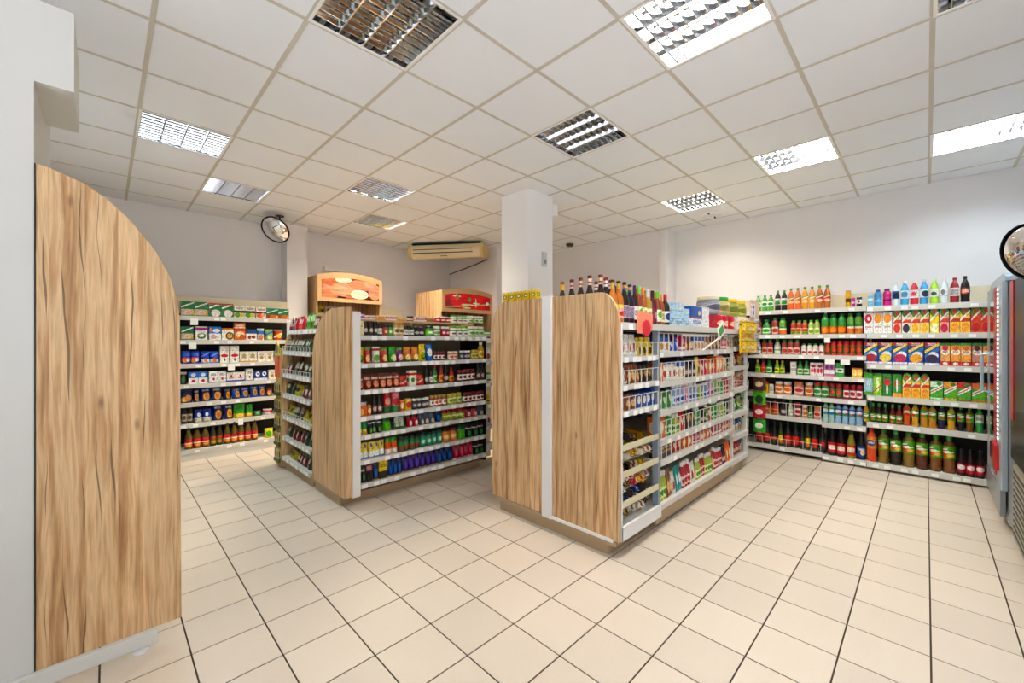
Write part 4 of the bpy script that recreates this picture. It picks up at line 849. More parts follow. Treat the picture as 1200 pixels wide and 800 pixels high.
kind('dgs', 'spice_packet', 'pouch', 'pouch', 'black and green spice packet', '14181a|o:5aa03a,.5,.25,.3,.18|b:d0d4d8,.7,.8')
kind('ggn', 'spice_packet', 'pouch', 'pouch', 'lime green spice packet', '4fb02c|b:1a4a2a,.7,1')
kind('gwg', 'spice_packet', 'pouch', 'pouch', 'dark green packet with white pattern', '2a5a34|t:e4ecd8,.2,.9,.1,.9')
kind('rds', 'spice_packet', 'pouch', 'pouch', 'red pepper packet', 'c01e28|o:f0e0d8,.5,.3,.26,.2|b:3a1418,.7,1')
kind('gry', 'spice_packet', 'pouch', 'pouch', 'grey and blue spice packet', '4a5460|o:c8b89a,.5,.25,.3,.2')
kind('ytr', 'herb_tray', 'pouch', 'pouch', 'yellow-green herb packet with red top', '9aa83a|b:a8222a,.62,1|b:e0dca0,.3,.45')
kind('ywp', 'spice_packet', 'pouch', 'pouch', 'yellow packet with white base', 'e4d05a|b:eef0ec,.0,.45|b:8a9ac8,.0,.12|o:6a4a8a,.5,.8,.2,.14')
kind('rwp', 'spice_packet', 'pouch', 'pouch', 'orange-red packet with white base', 'd85a34|b:f0e0d0,.0,.35|b:3f9a3a,.75,1')
kind('grn', 'herb_jar', 'jar', 'jar', 'dark green herb jar', '1f5a34', '14281a', 'a8342a|b:2f7a44,.5,1')
kind('grt', 'herb_jar', 'jar', 'jar', 'teal green herb jar', '2a7a5a', '123a2a', '3a9a74|o:c8e0c8,.5,.5,.25,.3')
kind('ora', 'spice_jar', 'jar', 'jar', 'orange spice jar', 'd8701e', '3a1c0e', 'e8902a|o:f0d8a0,.5,.5,.25,.3')
kind('bks', 'coffee_pack', 'pouch', 'pouch', 'black coffee packet', '16161a|o:3a8a4a,.5,.3,.25,.2|b:c8b0a0,.6,.7')
kind('pks', 'coffee_pack', 'pouch', 'pouch', 'dark packet with pink top', '22181c|b:d88a8a,.62,.86')
kind('bls', 'coffee_pack', 'pouch', 'pouch', 'navy blue coffee packet', '1a2a5a|o:3a6ac0,.5,.4,.28,.24|b:c8a04a,.0,.08')
kind('yls', 'coffee_pack', 'box', 'box', 'yellow coffee pack', 'e4c81e|b:3a2a12,.0,.4|t:5a3a12,.6,.8,.1,.9')
kind('pus', 'coffee_pack', 'pouch', 'pouch', 'purple coffee packet', '2e1a52|o:5a4ab0,.5,.5,.3,.28|b:c8a87a,.0,.1')
kind('mgs', 'coffee_pack', 'pouch', 'pouch', 'crimson coffee packet', 'a81a3a|o:e06a7a,.5,.5,.3,.25|b:f0e0d0,.0,.1')
# end rack kinds
kind('crd', 'snack_pouch', 'pouch', 'pouch', 'dark red snack pouch', '5a1420|t:e8dcd4,.3,.8,.1,.9|b:1a0c10,.0,.12')
kind('cre', 'snack_pouch', 'pouch', 'pouch', 'crimson snack pouch', 'b8243a|o:e8d8d0,.5,.6,.26,.2|o:d84a2a,.5,.25,.3,.16')
kind('cgn', 'snack_pouch', 'pouch', 'pouch', 'green snack pouch', '4a9a2a|o:1a2a12,.5,.3,.3,.2|t:e4ecd0,.5,.9,.1,.9')
kind('ej1', 'spice_packet', 'pouch', 'pouch', 'brown spice packet with white print', '3a2a20|t:e4dccb,.5,.9,.1,.9|o:4a8a4a,.5,.25,.3,.16')
kind('ej2', 'spice_packet', 'pouch', 'pouch', 'dark green spice packet', '1f3a26|o:c8c0a8,.5,.66,.28,.18')
kind('ej3', 'spice_packet', 'pouch', 'pouch', 'yellow-green spice packet', 'a8a42a|o:3a2a1a,.5,.6,.3,.2')
kind('ej4', 'spice_packet', 'pouch', 'pouch', 'maroon spice packet', '5a1c24|o:e0c8b8,.5,.5,.26,.24|b:2f5a34,.8,1')
# right island kinds
kind('ber', 'beer_bottle', 'bottle', 'beer', 'brown beer bottle with gold neck', '2e160a', '8a5a12', 'e8d8b0|o:a8242a,.5,.5,.3,.3', 'e8a81e')
kind('bep', 'beer_bottle', 'bottle', 'beer', 'brown beer bottle with pale neck label', '2a120a', '6a1a16', 'e8dcc8|o:8a2a2a,.5,.5,.3,.3', 'e4c0a8|b:8a3a2a,.3,.55')
kind('bew', 'beer_bottle', 'bottle', 'beer', 'black beer bottle with white neck label', '120c0a', '8a1a22', 'e4c8c8|t:3a2a2a,.2,.8,.2,.8', 'ece4dc|b:a83a3a,.4,.6')
kind('bea', 'beer_bottle', 'bottle', 'beer', 'amber beer bottle with pink label', 'b8661a', '3a2412', 'e0a8a8|o:c8342a,.5,.3,.3,.2|b:e8d060,.7,1', 'c8a03a')
kind('bek', 'beer_bottle', 'bottle', 'beer', 'black beer bottle with patterned label', '161016', '1a1418', 'c8b0c0|t:3a3a6a,.1,.9,.1,.9', 'c88a4a|b:3a4a8a,0,.4')
kind('wip', 'wine_bottle', 'bottle', 'wine', 'dark wine bottle with purple cap', '2a0c16', '4a1a5a', 'e8e4dc|t:6a4a4a,.3,.7,.2,.8')
kind('wil', 'wine_bottle', 'bottle', 'wine', 'rose bottle with lime green cap', '8a3a1c', '62c42a', 'e4ecd8|o:6ab03a,.5,.6,.3,.3')
kind('wio', 'wine_bottle', 'bottle', 'wine', 'amber bottle with orange cap', 'a0521c', 'e0862a', 'ece4a8|t:8a6a2a,.2,.8,.2,.8')
kind('wiw', 'wine_bottle', 'bottle', 'wine', 'golden bottle with silver cap', 'a8862a', 'c8c8c4', 'ece8b8|t:7a6a2a,.2,.8,.2,.8')
kind('wid', 'wine_bottle', 'bottle', 'wine', 'dark red wine bottle', '5a1020', '3a0c14', '7a1a2a|o:c8a0a0,.5,.5,.2,.3')
kind('wir', 'wine_bottle', 'bottle', 'wine', 'black wine bottle with red cap', '1a1014', 'c01a24', 'e0e4ec|o:2a3a7a,.5,.5,.35,.35')
kind('wig', 'wine_bottle', 'bottle', 'wine', 'dark bottle with green cap', '1a2a1a', '5ac02a', 'e4ecec|o:2a9a7a,.5,.5,.35,.35')
kind('lbx', 'tissue_pack', 'box', 'box', 'light blue packet stack', 'b8d8e8|b:8ab8d0,.30,.34|b:8ab8d0,.64,.68|o:e8f0f4,.5,.82,.3,.1|t:4a7a9a,.1,.25,.2,.8')
kind('bwt', 'cocoa_tin', 'box', 'box', 'blue and white box with red strip', 'dce6f0|b:2a5aa8,.5,1|b:c8243a,.42,.5|o:e8d8b0,.75,.7,.12,.12|t:2a4a8a,.15,.35,.15,.85')
kind('wcd', 'blank_card', 'box', 'box', 'tall plain white carton', 'ecebea|b:e0dfde,0,.02')
kind('prj', 'preserve_jar', 'jar', 'jar', 'preserve jar with red lid', '6a5a3a', 'b82a2a', 'b8a060|o:4a3a2a,.5,.5,.3,.3')
kind('pyj', 'preserve_jar', 'jar', 'jar', 'preserve jar with yellow lid', '7a7a3a', 'd8c42a', 'a8b86a|o:3a5a2a,.5,.5,.3,.3')
kind('gyj', 'large_jar', 'jar', 'jar', 'grey snack jar with cream lid', '8a8c94', 'e4d8c0', 'a8a8b0|o:5a5a6a,.5,.5,.35,.35')
kind('bgj', 'large_jar', 'jar', 'jar', 'beige snack jar with green lid', 'a8a060', '3a9a34', 'c8bc84|o:8a7a4a,.5,.5,.35,.35')
kind('oyj', 'large_jar', 'jar', 'jar', 'olive snack jar with yellow lid', '8a8a3c', 'e8c42a', 'a8a84a|o:5a6a2a,.5,.5,.35,.35')
kind('rcn', 'drink_can', 'can', 'can', 'crimson drink can', 'b8182a', 'tin', 'b8182a|o:e8c8b0,.5,.4,.24,.22')
kind('yel', 'tea_box', 'box', 'box', 'yellow tea box on top of island', 'e8be2a|b:f2dc7a,.95,1|o:8a8a1e,.5,.86,.34,.06|o:f4f0d8,.5,.86,.18,.03|o:8a8a1e,.5,.4,.3,.24')
CND = [('c_y', 'yellow candy bag', 'e8c42a|o:3a2a14,.5,.3,.3,.2'), ('c_r', 'red candy bag', 'c8242a|o:f0e0c8,.5,.5,.32,.2'), ('c_b', 'blue candy bag', '2a4aa8|o:e8ecf4,.5,.5,.3,.2'), ('c_k', 'dark chocolate bag', '2a1814|o:c8a05a,.5,.5,.3,.18'),
       ('c_w', 'white candy bag', 'e4e0d6|o:a83a2a,.5,.4,.3,.2'), ('c_g', 'green candy bag', '3a8a3a|o:e0e8c0,.5,.5,.3,.2'), ('c_o', 'orange candy bag', 'e0682a|o:f4e0b0,.5,.4,.3,.2'), ('c_p', 'purple candy bag', '6a2a7a|o:e8d0e0,.5,.5,.3,.2'), ('c_n', 'brown biscuit bag', '8a4a24|o:e8c08a,.5,.4,.34,.22'), ('c_t', 'teal candy bag', '2a8a8a|o:e0f0ec,.5,.5,.3,.2')]
for k, lk, sp in CND: kind(k, 'candy_bag', 'bag', 'pouch', lk, sp)
for k, lk, sp in (('h_r', 'red chocolate box', 'b81c24|b:f0dcb8,.3,.6|t:8a141a,.36,.54,.1,.9'), ('h_k', 'dark chocolate box', '24140f|b:b88a3a,.4,.56|t:e8d0a0,.7,.9,.1,.9'), ('h_w', 'white biscuit box', 'e8e2d6|b:2a5aa8,.7,1|o:c88a4a,.5,.35,.34,.24'), ('h_o', 'orange biscuit box', 'e0682a|o:f4e4c0,.5,.5,.34,.28'), ('h_b', 'blue biscuit box', '25489a|o:f0ece0,.5,.5,.34,.26'), ('h_m', 'magenta biscuit box', 'a8244a|b:f0dcd8,.1,.3|o:e8a0a0,.5,.65,.3,.2')):
    kind(k, 'biscuit_box', 'box', 'box', lk, sp)
for k, lk, sp in (('t_p', 'small pink and white bottle', ('d8a0b8', 'e8e8ec', 'e8d0dc|o:a83a7a,.5,.5,.3,.3')), ('t_b', 'small blue and white bottle', ('8aa8d0', 'e8ecf0', 'd8e4f0|o:2a4aa0,.5,.5,.3,.3')), ('t_y', 'small yellow and green bottle', ('a8b83a', 'e8e8e0', 'e4e8b0|o:3a8a2a,.5,.5,.3,.3')), ('t_g', 'small green bottle', ('3a9a3a', 'e8f0e8', 'c8e4b8|o:2a7a34,.5,.5,.3,.3')), ('t_r', 'small red bottle', ('b8242a', 'f0e8e4', 'e8d0c8|o:b8202a,.5,.5,.3,.3')), ('t_k', 'small dark bottle', ('1a1418', '2a2428', '5a4a4a|o:c8b8a8,.5,.5,.3,.3'))):
    kind(k, 'small_bottle', 'bottle', 'sauce', lk, *sp)
for k, lk, sp in (('b_k', 'dark chocolate bar', '2a1a14|b:c8a050,.35,.65'), ('b_y', 'yellow chocolate bar', 'e4c02a|b:a8241e,.3,.6'), ('b_r', 'red chocolate bar', 'b81c22|b:f0e4d8,.35,.6'), ('b_w', 'white wafer bar', 'e4dcc8|b:8a3a24,.35,.65'), ('b_b', 'blue wafer bar', '2a4a9a|b:e8e8e8,.4,.6'), ('b_g', 'golden wafer bar', 'b8862e|b:5a2a14,.3,.6')):
    kind(k, 'chocolate_bar', 'bar', 'bar', lk, sp)

# ------------------------------------------------------------------ stocking the racks
P1, P2 = 'rack beside fridge', 'drinks rack near corner'
WRS = ['canbk 1003-1010 .12;canlb 1016.5-1023 .14;vitb 1023.5-1033.5 .19;vitm 1034-1044.5 .195;clrb 1045-1054 .265;blu 1054.5-1065.5 .265;redd 1066-1077 .265;blu2 1077.5-1088.5 .265;lime 1089.5-1101 .265;clr 1101.5-1112 .27;dred 1113-1125 .26;cola 1125.5-1137.5 .27',
 'wred 1012-1023 .235;worg 1023.2-1045.5 .235 2;gred 1046-1056.3 .265;gblk 1056.7-1067 .265;gapl 1067.3-1089 .265 2;gyel 1089.5-1100.5 .265;gpnk 1101-1112.3 .265;gorg 1113-1137.3 .265 2;gtom 1137.7-1162 .265 2',
 'bche 1012.5-1028.7 .245;bmel 1029-1045.7 .245;bber 1046-1063.7 .245;borg 1064-1082.7 .245;bcur 1083.3-1101 .245;ppin 1102-1113.5 .235;porg 1114-1138.5 .235 2;pdrk 1139-1151.5 .235;porg 1152-1164 .235',
 'gnlb 1012-1022.7 .25;gnlm 1023-1033.5 .25;gndk 1034-1045 .25;gnor 1045.5-1056.7 .25;gorg 1057.5-1089.5 .265 3;gx1 1090-1105.5 .19;gx2 1106-1121.5 .19;gx3 1122-1138.5 .19;gx4 1139-1156 .19;gx4 1156.5-1172 .19',
 'smy 1011-1018 .22;smd 1019-1041 .215 3;smr 1042-1057.5 .215 2;jor 1058-1067 .245;jye 1068-1077 .245;jgo 1078-1098 .245 2;jpu 1099-1108.5 .245;jye 1110-1120 .245;jbk 1121.5-1131 .245;jbr 1132-1141.5 .245;jgr 1143-1153.5 .245;jbk 1156-1166 .245',
 'Bor 1015-1027.3 .375;Bgo 1028-1042 .375;Bdk 1042.5-1056.7 .375;Bgo 1057-1072.5 .375;Bbr 1073-1088.3 .375;Bte 1089-1121 .375 2;syr 1121.5-1155 .27 3']
for k, q in enumerate(WRS): stock('-x', WX, WRZ[k], P1, ['top', 'second', 'third', 'fourth', 'fifth', 'bottom'][k], q, hm=(WRZ[k - 1] - WRZ[k] - .036) if k else 9)
WLS = ['mlk 892-906 .21 2;tdk 907-922 .26 2;tor 922.5-938 .275 2;tye 938.5-955 .28 2;trd 955.5-973 .285 2;cango 990-997 .20;canmg 997.5-1002 .11',
 'rdg 903.5-911.5 .22;cjo 912-921 .22;sju 926-946 .175 3;sju2 946.5-960.5 .175 2;cjr 961.5-991 .24 3;cjo 991.5-1010.5 .24 2',
 'clg 906-914 .20;rdg 915-937 .19 3;wbb 938-965.5 .14 4;rdj 966-1010.5 .175 6',
 'gnb 897-904 .17;ygb 907-919 .17 2;wbx 926-933 .16;gnb 933.5-948 .17 2;stb 949-964.5 .155 2;pkb 965.5-978 .15 2;gbx 979-989 .16;obx 998-1010.5 .11',
 'ybx 892-900 .15;wbx 901-906 .12;ojr 907-927 .16 2;pjr 929-941 .17;ojr 942-952.5 .17;gjr 953-970.5 .175 2;rgj 971-986.5 .175 2;rjr 987.5-1011 .17 3',
 'wtg 963.5-977.5 .238 2;wtl 978-1011 .238 4',
 'drr 969-991 .34 2;ylr 991.5-1002.5 .34;drb 1003-1014 .34']
for k, q in enumerate(['mlk 884-891 .21', 'rdg 885-891.5 .21;gnb 892-902.5 .2', 'clg 885-891 .2;rdg 892-905 .19 2', 'ygb 884-890 .17;ktc 890.5-896.5 .17', 'ktc 884-891.5 .16', 'ktc 884-901 .18 2', 'wnr 884-902 .30 2']): WLS[k] = q + ';' + WLS[k] if k < 5 else WLS[k]
WLR = ['top', 'second', 'third', 'fourth', 'fifth', 'sixth', 'bottom']
for k, q in enumerate(WLS): stock('-x', WX, WLZ[k], P2, WLR[k], q, hm=(WLZ[k - 1] - WLZ[k] - .036) if k else 9)
stock('-x', WX, WLZ[5] + .02, P2, 'sixth', 'ktc 885-901 .17 2;ktc 902-912 .17 1;t_k 913-922 .19 1;clg 923-929 .2;rjr 930-938 .18;ojr 939-946 .16;gnb 947-952 .17;pjr 953-961 .16')
stock('-x', WX, WLZ[6] + .02, P2, 'bottom', 'wnr 885-902 .30 2;wnd 903-910 .30;wny 911-917 .30;wnr 918-936 .31 2;wnd 937-942 .31;wny 943-949 .32;wnr 950-958 .33;wnd 959-967 .34')
PB = 'far left wall rack'
BS = ['gfd 212-244 .18 2;gfs 245-274 .175 2;wgk 274.5-299.5 .155 2;wpk 300-312 .15;gbw 312.5-339 .145 2',
 'gfd 212-227 .165;pur 229-243.5 .17;blx 245-259.5 .17;owx 260-274.5 .155;orx 275-288 .225;blw 288.5-301.5 .15;pwb 302-310.5 .16;pgb 311-321 .15;prg 321.5-332 .15',
 'bor 212.5-234.5 .155 2;bow 235.5-257.5 .15 2;wrl 258-268.7 .215;wrl 270-280.5 .215;wfl 281-301.5 .14 2;whr 302-321 .14 2;whr 322-334 .14',
 'dgp 211.5-219.5 .15;bsw 221-243.7 .145 2;wsg 245-265.3 .145 2;wlo 266-287 .12 2;wsg 288-297 .155;nvy 298-314 .13 2;whr 315-324 .13',
 'nye 212-226 .16;nor 227-234 .16;nor 234.5-260.5 .17 2;nor 262-271 .15;nlb 272-292.5 .14 2;nlb 294-312 .15 2;rdb 312.5-320 .13',
 'gjc 213-226 .19 2;sbw 228-248 .155 2;nor 249.5-273.5 .20 2;gyb 274-288 .18;gyb 288.5-296.5 .165;lgr 297-308 .07;lrw 309-320 .08',
 'oil 216.5-246 .27 3;oilg 246.5-262 .265 2;oil 262.5-303 .27 5;ybg 311-321 .13']
for k, q in enumerate(BS): stock('-y', BF if k < 6 else 6.24, BZ[k], PB, ROWN[k], q, inset=.035)
PG = 'middle island'
GS = ['crb 419.5-427 .135;cjb 427.5-444 .12 3;cjw 444.5-450 .10;cjr2 450.5-455.5 .09;cjg 456-461.5 .09;ctn 462.5-474.5 .125 2;cjw 475-486.5 .09 2;cjb 487-499 .08 2;cjg 502-510 .09;cgp 510.5-518 .09;crj 519-528.5 .09 2;clj 531-550 .10 3;cgp 551-569 .10 3',
 's_y 419.5-428 .125;s_r 429-437 .13;s_w 438.5-447.5 .13;s_r 448-456.5 .125;s_g 457-466 .13;s_p 466.5-475 .125;s_o 475.5-492.5 .125 2;s_y 493-501 .15;s_b 502-509.5 .15;drw 510-523 .08 3;ojr 527-539 .08 2;dwl 540-553 .085 3;yjr 554-562.5 .09 2;oly 563-569 .17',
 'mt 419.5-428 .11;mt 428.5-470 .12 5;mtr 470.5-479.5 .09;wgx 480-488.5 .13;mtr 489-499 .09;dkb 499.5-504.5 .16;cjw 505-509 .11;gnt 509.5-514.5 .17;rdt 516-521 .19;dkb 521.5-528 .17;rdt 528.5-534 .14;drw 538-559 .11 4;dkb 560-569 .17 2',
 'oro 419.5-431 .12;smo 431.5-436.5 .08;dkb 437.5-449.5 .17 2;rgc 452-460 .18;pgc 461-470 .18;smo 470.5-476 .09;yrt 476.5-484.5 .10;dwl 485-505 .09 4;owl 505.5-524.5 .10 4;ygl 526-543 .10 3;drw 544-569 .095 5',
 'gyp 419.5-432 .13 2;dgs 432.5-448 .13 3;ggn 451-460 .14;gwg 463-475.5 .13 2;rds 479-492 .13 2;gry 493-511 .12 3;bls 512-518 .12;ytr 521-546 .115 4;rds 547-561 .12 2;gry 562-569 .12',
 'ywp 419.5-452 .125 5;rwp 453-467 .13 2;grn 468-494 .12 4;grt 494.5-520 .12 4;ora 520.5-538 .12 2;ggn 539-547 .13;bks 548-569 .13 3',
 'bks 419.5-430 .15 2;pks 431-438 .14;bls 438.5-444.5 .14;yls 445-455 .15;bls 455.5-472 .14 3;pus 472.5-512 .145 6;bls 512.5-532 .14 3;mgs 533-556 .15 4;bks 557-569 .12 2']
for k, q in enumerate(GS): stock('-y', GF, GZ[k], PG, ROWN[k], q, inset=.02, hm=(GZ[k - 1] - GZ[k] - .042) if k else .13, hk=1.14)
# riser with a second tier on the top shelf of the middle island
rs = thing('shelf_riser', (2.3, 3.78, GZ[0]), 'pale wooden riser behind the jars on the middle island', 'riser')
box('board', M_LWOOD, 1.60, 3.02, 3.66, 3.94, 1.628, 1.645, rs)
for x in (1.60, 2.20, 2.84): box('support', M_LWOOD, x, x + .02, 3.68, 3.94, 1.491, 1.628, rs)
rg = random.Random(3)
stock('-y', 3.66, 1.646, PG, 'riser', 'flb 418-430 .05;flt 431-441 .035;fly 442-452 .04;flt 453-466 .05;fly 467-478 .04;cjw 479-487 .05;flt 488-500 .05;crj 512-530 .06 3;clj 531-550 .085 3;cgp 551-568 .085 3', inset=.01)
PE = "brown panel's end rack"
ES = ['crd 338-344 .14 2;cre 344-355 .15 3;cgn 356-366 .17 2;crd 367-371 .13', 'ej1 334-350 .13 4;ej2 351-363 .13 3', 'ej4 334-341 .13 2;ej1 342-352 .14 2;ej2 353-363 .13 2', 'ej2 334-343 .13 2;ej3 344-350 .12 1;ej4 351-363 .13 3',
      'ej3 334-342 .12 2;ej1 343-352 .13 2;ej3 353-363 .12 2', 'ej2 334-340 .12;ej4 341-354 .13 3;ej2 355-363 .13 2', 'ej3 335-345 .09;ej4 346-357 .12 3;ej2 358-363 .12']
for k, q in enumerate(ES): stock('-x', EF + (.06 if k == 0 else 0), EZ[k], PE, ROWN[k], q, inset=.02)
stock('-y', 3.60, 1.451, 'narrow rack by column', 'top', 'clj 571-577 .12'); stock('-y', 3.60, 1.201, 'narrow rack by column', 'second', 'c_w 571-577 .16')
stock('-y', 3.60, .951, 'narrow rack by column', 'third', 'clj 571-577 .12'); stock('-y', 3.60, .701, 'narrow rack by column', 'fourth', 'yjr 571-577 .10'); stock('-y', 3.60, .451, 'narrow rack by column', 'fifth', 'c_w 571-577 .14')

# right island top: beers behind the panel, then rows of bottles along the front edge
PT, zt = 'right island', IZ2[0] + .001
for n, (key, px, X, h) in enumerate([('ber', 659, 2.62, .355), ('bep', 670, 2.60, .36), ('bep', 680.5, 2.58, .36), ('bep', 691, 2.56, .365), ('bew', 698.5, 2.80, .355), ('bep', 704, 2.56, .36), ('bew', 710, 2.62, .345), ('bew', 716, 2.66, .33), ('bew', 700, 3.05, .33)]):
    put(key, X, at_x(px, X), zt, .078, .078, h, random.uniform(-.3, .3), PT, 'top', px)
for n, (key, p0, p1, h) in enumerate([('bea', 722, 728.5, .30), ('bea', 729, 735.5, .30), ('bek', 736, 742, .30), ('bek', 742.5, 748, .29), ('wip', 748.5, 753, .29), ('wil', 753.5, 758, .29), ('wio', 758.3, 763, .285), ('wiw', 763.5, 768.5, .275), ('wid', 769, 774, .275), ('wil', 774.5, 779.5, .275), ('wio', 780, 783.5, .26), ('wir', 784, 788.7, .265)]):
    Y = 1.475; x0, x1 = at_y(p0, Y), at_y(p1, Y); w = min(.085, (x1 - x0) * .96); put(key, (x0 + x1) / 2, Y + .05, zt, w, w, h, 0, PT, 'top', p0)
for n in range(9):   # second row
    put(['bek', 'wid', 'bew', 'wig', 'wir', 'wip', 'bea', 'wig', 'wio'][n], 2.72 + n * .085, 1.66 + (n % 2) * .03, zt, .075, .075, .30, 0, 'right island, behind', 'top', n)
stock('-y', IF, zt, PT, 'top', 'lbx 791-803.5 .20;lbx 804-810 .16;bwt 810.5-824 .19;wcd 824.5-833 .20;rcn 843-864 .15 3', inset=.05)
wb = stock('-y', IF, zt, PT, 'top', 'wcd 865-881 .15', inset=.05)
stock('-y', IF, zt, 'right island, behind', 'top', 'prj 790-797 .22;pyj 798-812 .23 2;prj 813-825 .23 2;pyj 826-839 .24 2', inset=.34)
stock('-y', IF, zt + .15, PT, 'upper tier', 'gyj 840-849.5 .19;bgj 850-861 .20;oyj 861.5-880 .20 2', inset=.06)
for n in range(5):
    put('yel', 2.52, 2.60 - n * .083, zt, .064, .06, .30, -PI / 2, PT, 'top', 600 + n)
R2 = random.Random(11)
def mixrow(face, front, z, place, row, x0, x1, keys, w, h, inset=.02, both=True):
    x = x0
    while x < x1 - w * .6:
        key = R2.choice(keys); ww = w * R2.uniform(.85, 1.15); hh = h * R2.uniform(.8, 1.08); shp = K[key][2]
        reps = R2.choice((1, 2, 2, 3)); xs = x
        for _ in range(reps):
            if x + ww > x1: break
            d = ww if shp in ROUND else (.06 if shp == 'pouch' else .09)
            put(key, x + ww / 2, front + inset + d / 2 + R2.uniform(0, .012), z + .001, ww * .95, d, hh, R2.uniform(-.12, .12) if shp != 'box' else 0, place, row, x); x += ww
        if x == xs: break
PN, PL = "right island's near bay", "right island's long bay"
CB = [c[0] for c in CND]
mixrow('-y', IF, IZ1[1], PN, 'second', 2.45, 2.95, ['c_y', 'c_y', 'c_k', 'c_w', 'c_g'], .075, .15)
mixrow('-y', IF, IZ1[2], PN, 'third', 2.45, 2.95, ['c_k', 'c_n', 'c_k', 'c_o', 'c_w'], .06, .14)
mixrow('-y', IF, IZ1[3], PN, 'fourth', 2.45, 2.95, ['h_b', 'c_n', 'c_o', 'h_k', 'c_k'], .07, .13)
mixrow('-y', IF, IZ2[1], PL, 'second', 3.02, 4.68, ['h_m', 'c_k', 'c_n', 'h_w', 'c_w', 'h_k', 'c_b', 'c_o'], .10, .135)
mixrow('-y', IF, IZ2[2], PL, 'third', 3.02, 4.68, ['c_r', 'h_o', 't_k', 'c_w', 'c_y', 'h_w', 'c_g', 'c_k'], .085, .155)
mixrow('-y', IF, IZ2[3], PL, 'fourth', 3.02, 3.3, ['c_g', 'c_r', 'c_y'], .085, .15); mixrow('-y', IF, IZ2[3], PL, 'fourth', 3.3, 4.68, ['t_p', 't_b', 't_y', 't_p', 't_r', 't_g', 't_b'], .06, .17)
mixrow('-y', IF, IZ2[4], PL, 'fifth', 3.02, 3.16, ['h_o'], .13, .155); mixrow('-y', IF, IZ2[4], PL, 'fifth', 3.16, 4.68, ['t_k', 't_k', 'c_g', 't_y', 't_g', 'c_k', 'c_r'], .065, .17)
mixrow('-y', IF, IZ2[5], PL, 'sixth', 3.02, 4.68, ['h_r', 't_k', 'c_r', 'h_o', 'c_r', 'h_m', 'c_g', 'c_t', 'h_k'], .085, .10)
mixrow('-y', IF, IZ2[6], PL, 'bottom', 3.02, 4.68, ['c_o', 't_r', 't_r', 'c_w', 't_k', 'c_n', 't_r', 'c_r', 't_k', 't_y', 'c_t'], .058, .215)
# chocolate bars in the wire bins
for (zb, keys, nm, nn) in ((.604, ['b_y', 'b_w', 'b_k', 'b_g'], 'upper', 30), (.404, ['b_w', 'b_k', 'b_y', 'b_r'], 'middle', 26), (.214, ['b_k', 'b_r', 'b_k', 'b_w', 'b_b'], 'lower', 26)):
    for n in range(nn):
        key = R2.choice(keys); lay = n // 10; c = n % 10; xx = 2.50 + .098 * (c % 5); yy = 1.53 + .16 * (c // 5) + lay * .02
        r = put(key, xx + R2.uniform(-.012, .012), yy + R2.uniform(-.02, .02), zb + .012 + lay * .048, .16, .066, .044, PI / 2 + R2.uniform(-.5, .5), "right island's near bay", nm + ' wire bin', xx + lay * 10)
        r.rotation_euler[1] = R2.uniform(-.12, .12)
# corner shelf goods
for z, rn, keys in zip(CZ[1:], ['top', 'second', 'third', 'fourth', 'fifth', 'bottom'], (['wbx', 'c_w'], ['t_k', 'c_n', 'ybx'], ['ojr', 'pjr', 't_r'], ['t_k', 'c_g', 't_y'], ['c_g', 'h_w', 'c_r'], ['t_k', 'h_r', 'h_w'])):
    for n in range(11):
        x = 4.82 + .112 * n; y = 1.50 if x < 5.22 else 1.50 + (x - 5.22) * .26
        key = keys[(n // 2) % len(keys)]; shp = K[key][2]; hh = R2.uniform(.11, .135); w = .088
        put(key, x, y + .045, z + .001, w, w if shp in ROUND else .07, hh, 0 if x < 5.22 else .25, 'corner shelves', rn, x)

# --- signs and strips on the right island
M_ORANGE = plain('orange_card', 'f08a6a', .6)
def star(cx, cz, r, n, ratio): return [(cx + r * (1 if k % 2 == 0 else ratio) * math.cos(k * PI / n + .2), cz + r * (1 if k % 2 == 0 else ratio) * math.sin(k * PI / n + .2)) for k in range(2 * n)]
sx = at_y(755, 1.405); u = thing('price_sign', (sx, 1.40, 1.52), 'orange price card with red blob on the right island shelf', 'sign')
MB().prism([(sx - .115, 1.50), (sx + .05, 1.49), (sx + .11, 1.53), (sx + .115, 1.64), (sx - .10, 1.655)], 1.398, 1.402, 'y').obj('card', M_ORANGE, u)
MB().prism(star(sx + .015, 1.535, .062, 12, .88), 1.393, 1.398, 'y').obj('red_blob', plain('red_card', 'd8203a', .5), u)
sx = at_y(845, 1.38); u = thing('price_sign', (sx, 1.38, 1.45), 'white tag with green rectangle on a thin stick', 'sign')
def rot(pts, cx, cz, a): return [(cx + x * math.cos(a) - z * math.sin(a), cz + x * math.sin(a) + z * math.cos(a)) for x, z in pts]
MB().prism(rot([(-.09, -.062), (.09, -.062), (.09, .062), (-.09, .062)], sx, 1.545, .45), 1.378, 1.382, 'y').obj('card', M_TAG, u)
MB().prism(rot([(-.055, -.036), (.055, -.036), (.055, .036), (-.055, .036)], sx, 1.545, .45), 1.374, 1.378, 'y').obj('green_print', plain('green_print', '3f9a44', .5), u)
MB().tube([(sx - .45, 1.385, 1.36), (sx - .02, 1.384, 1.48)], .007).obj('stick', M_WHITE, u)
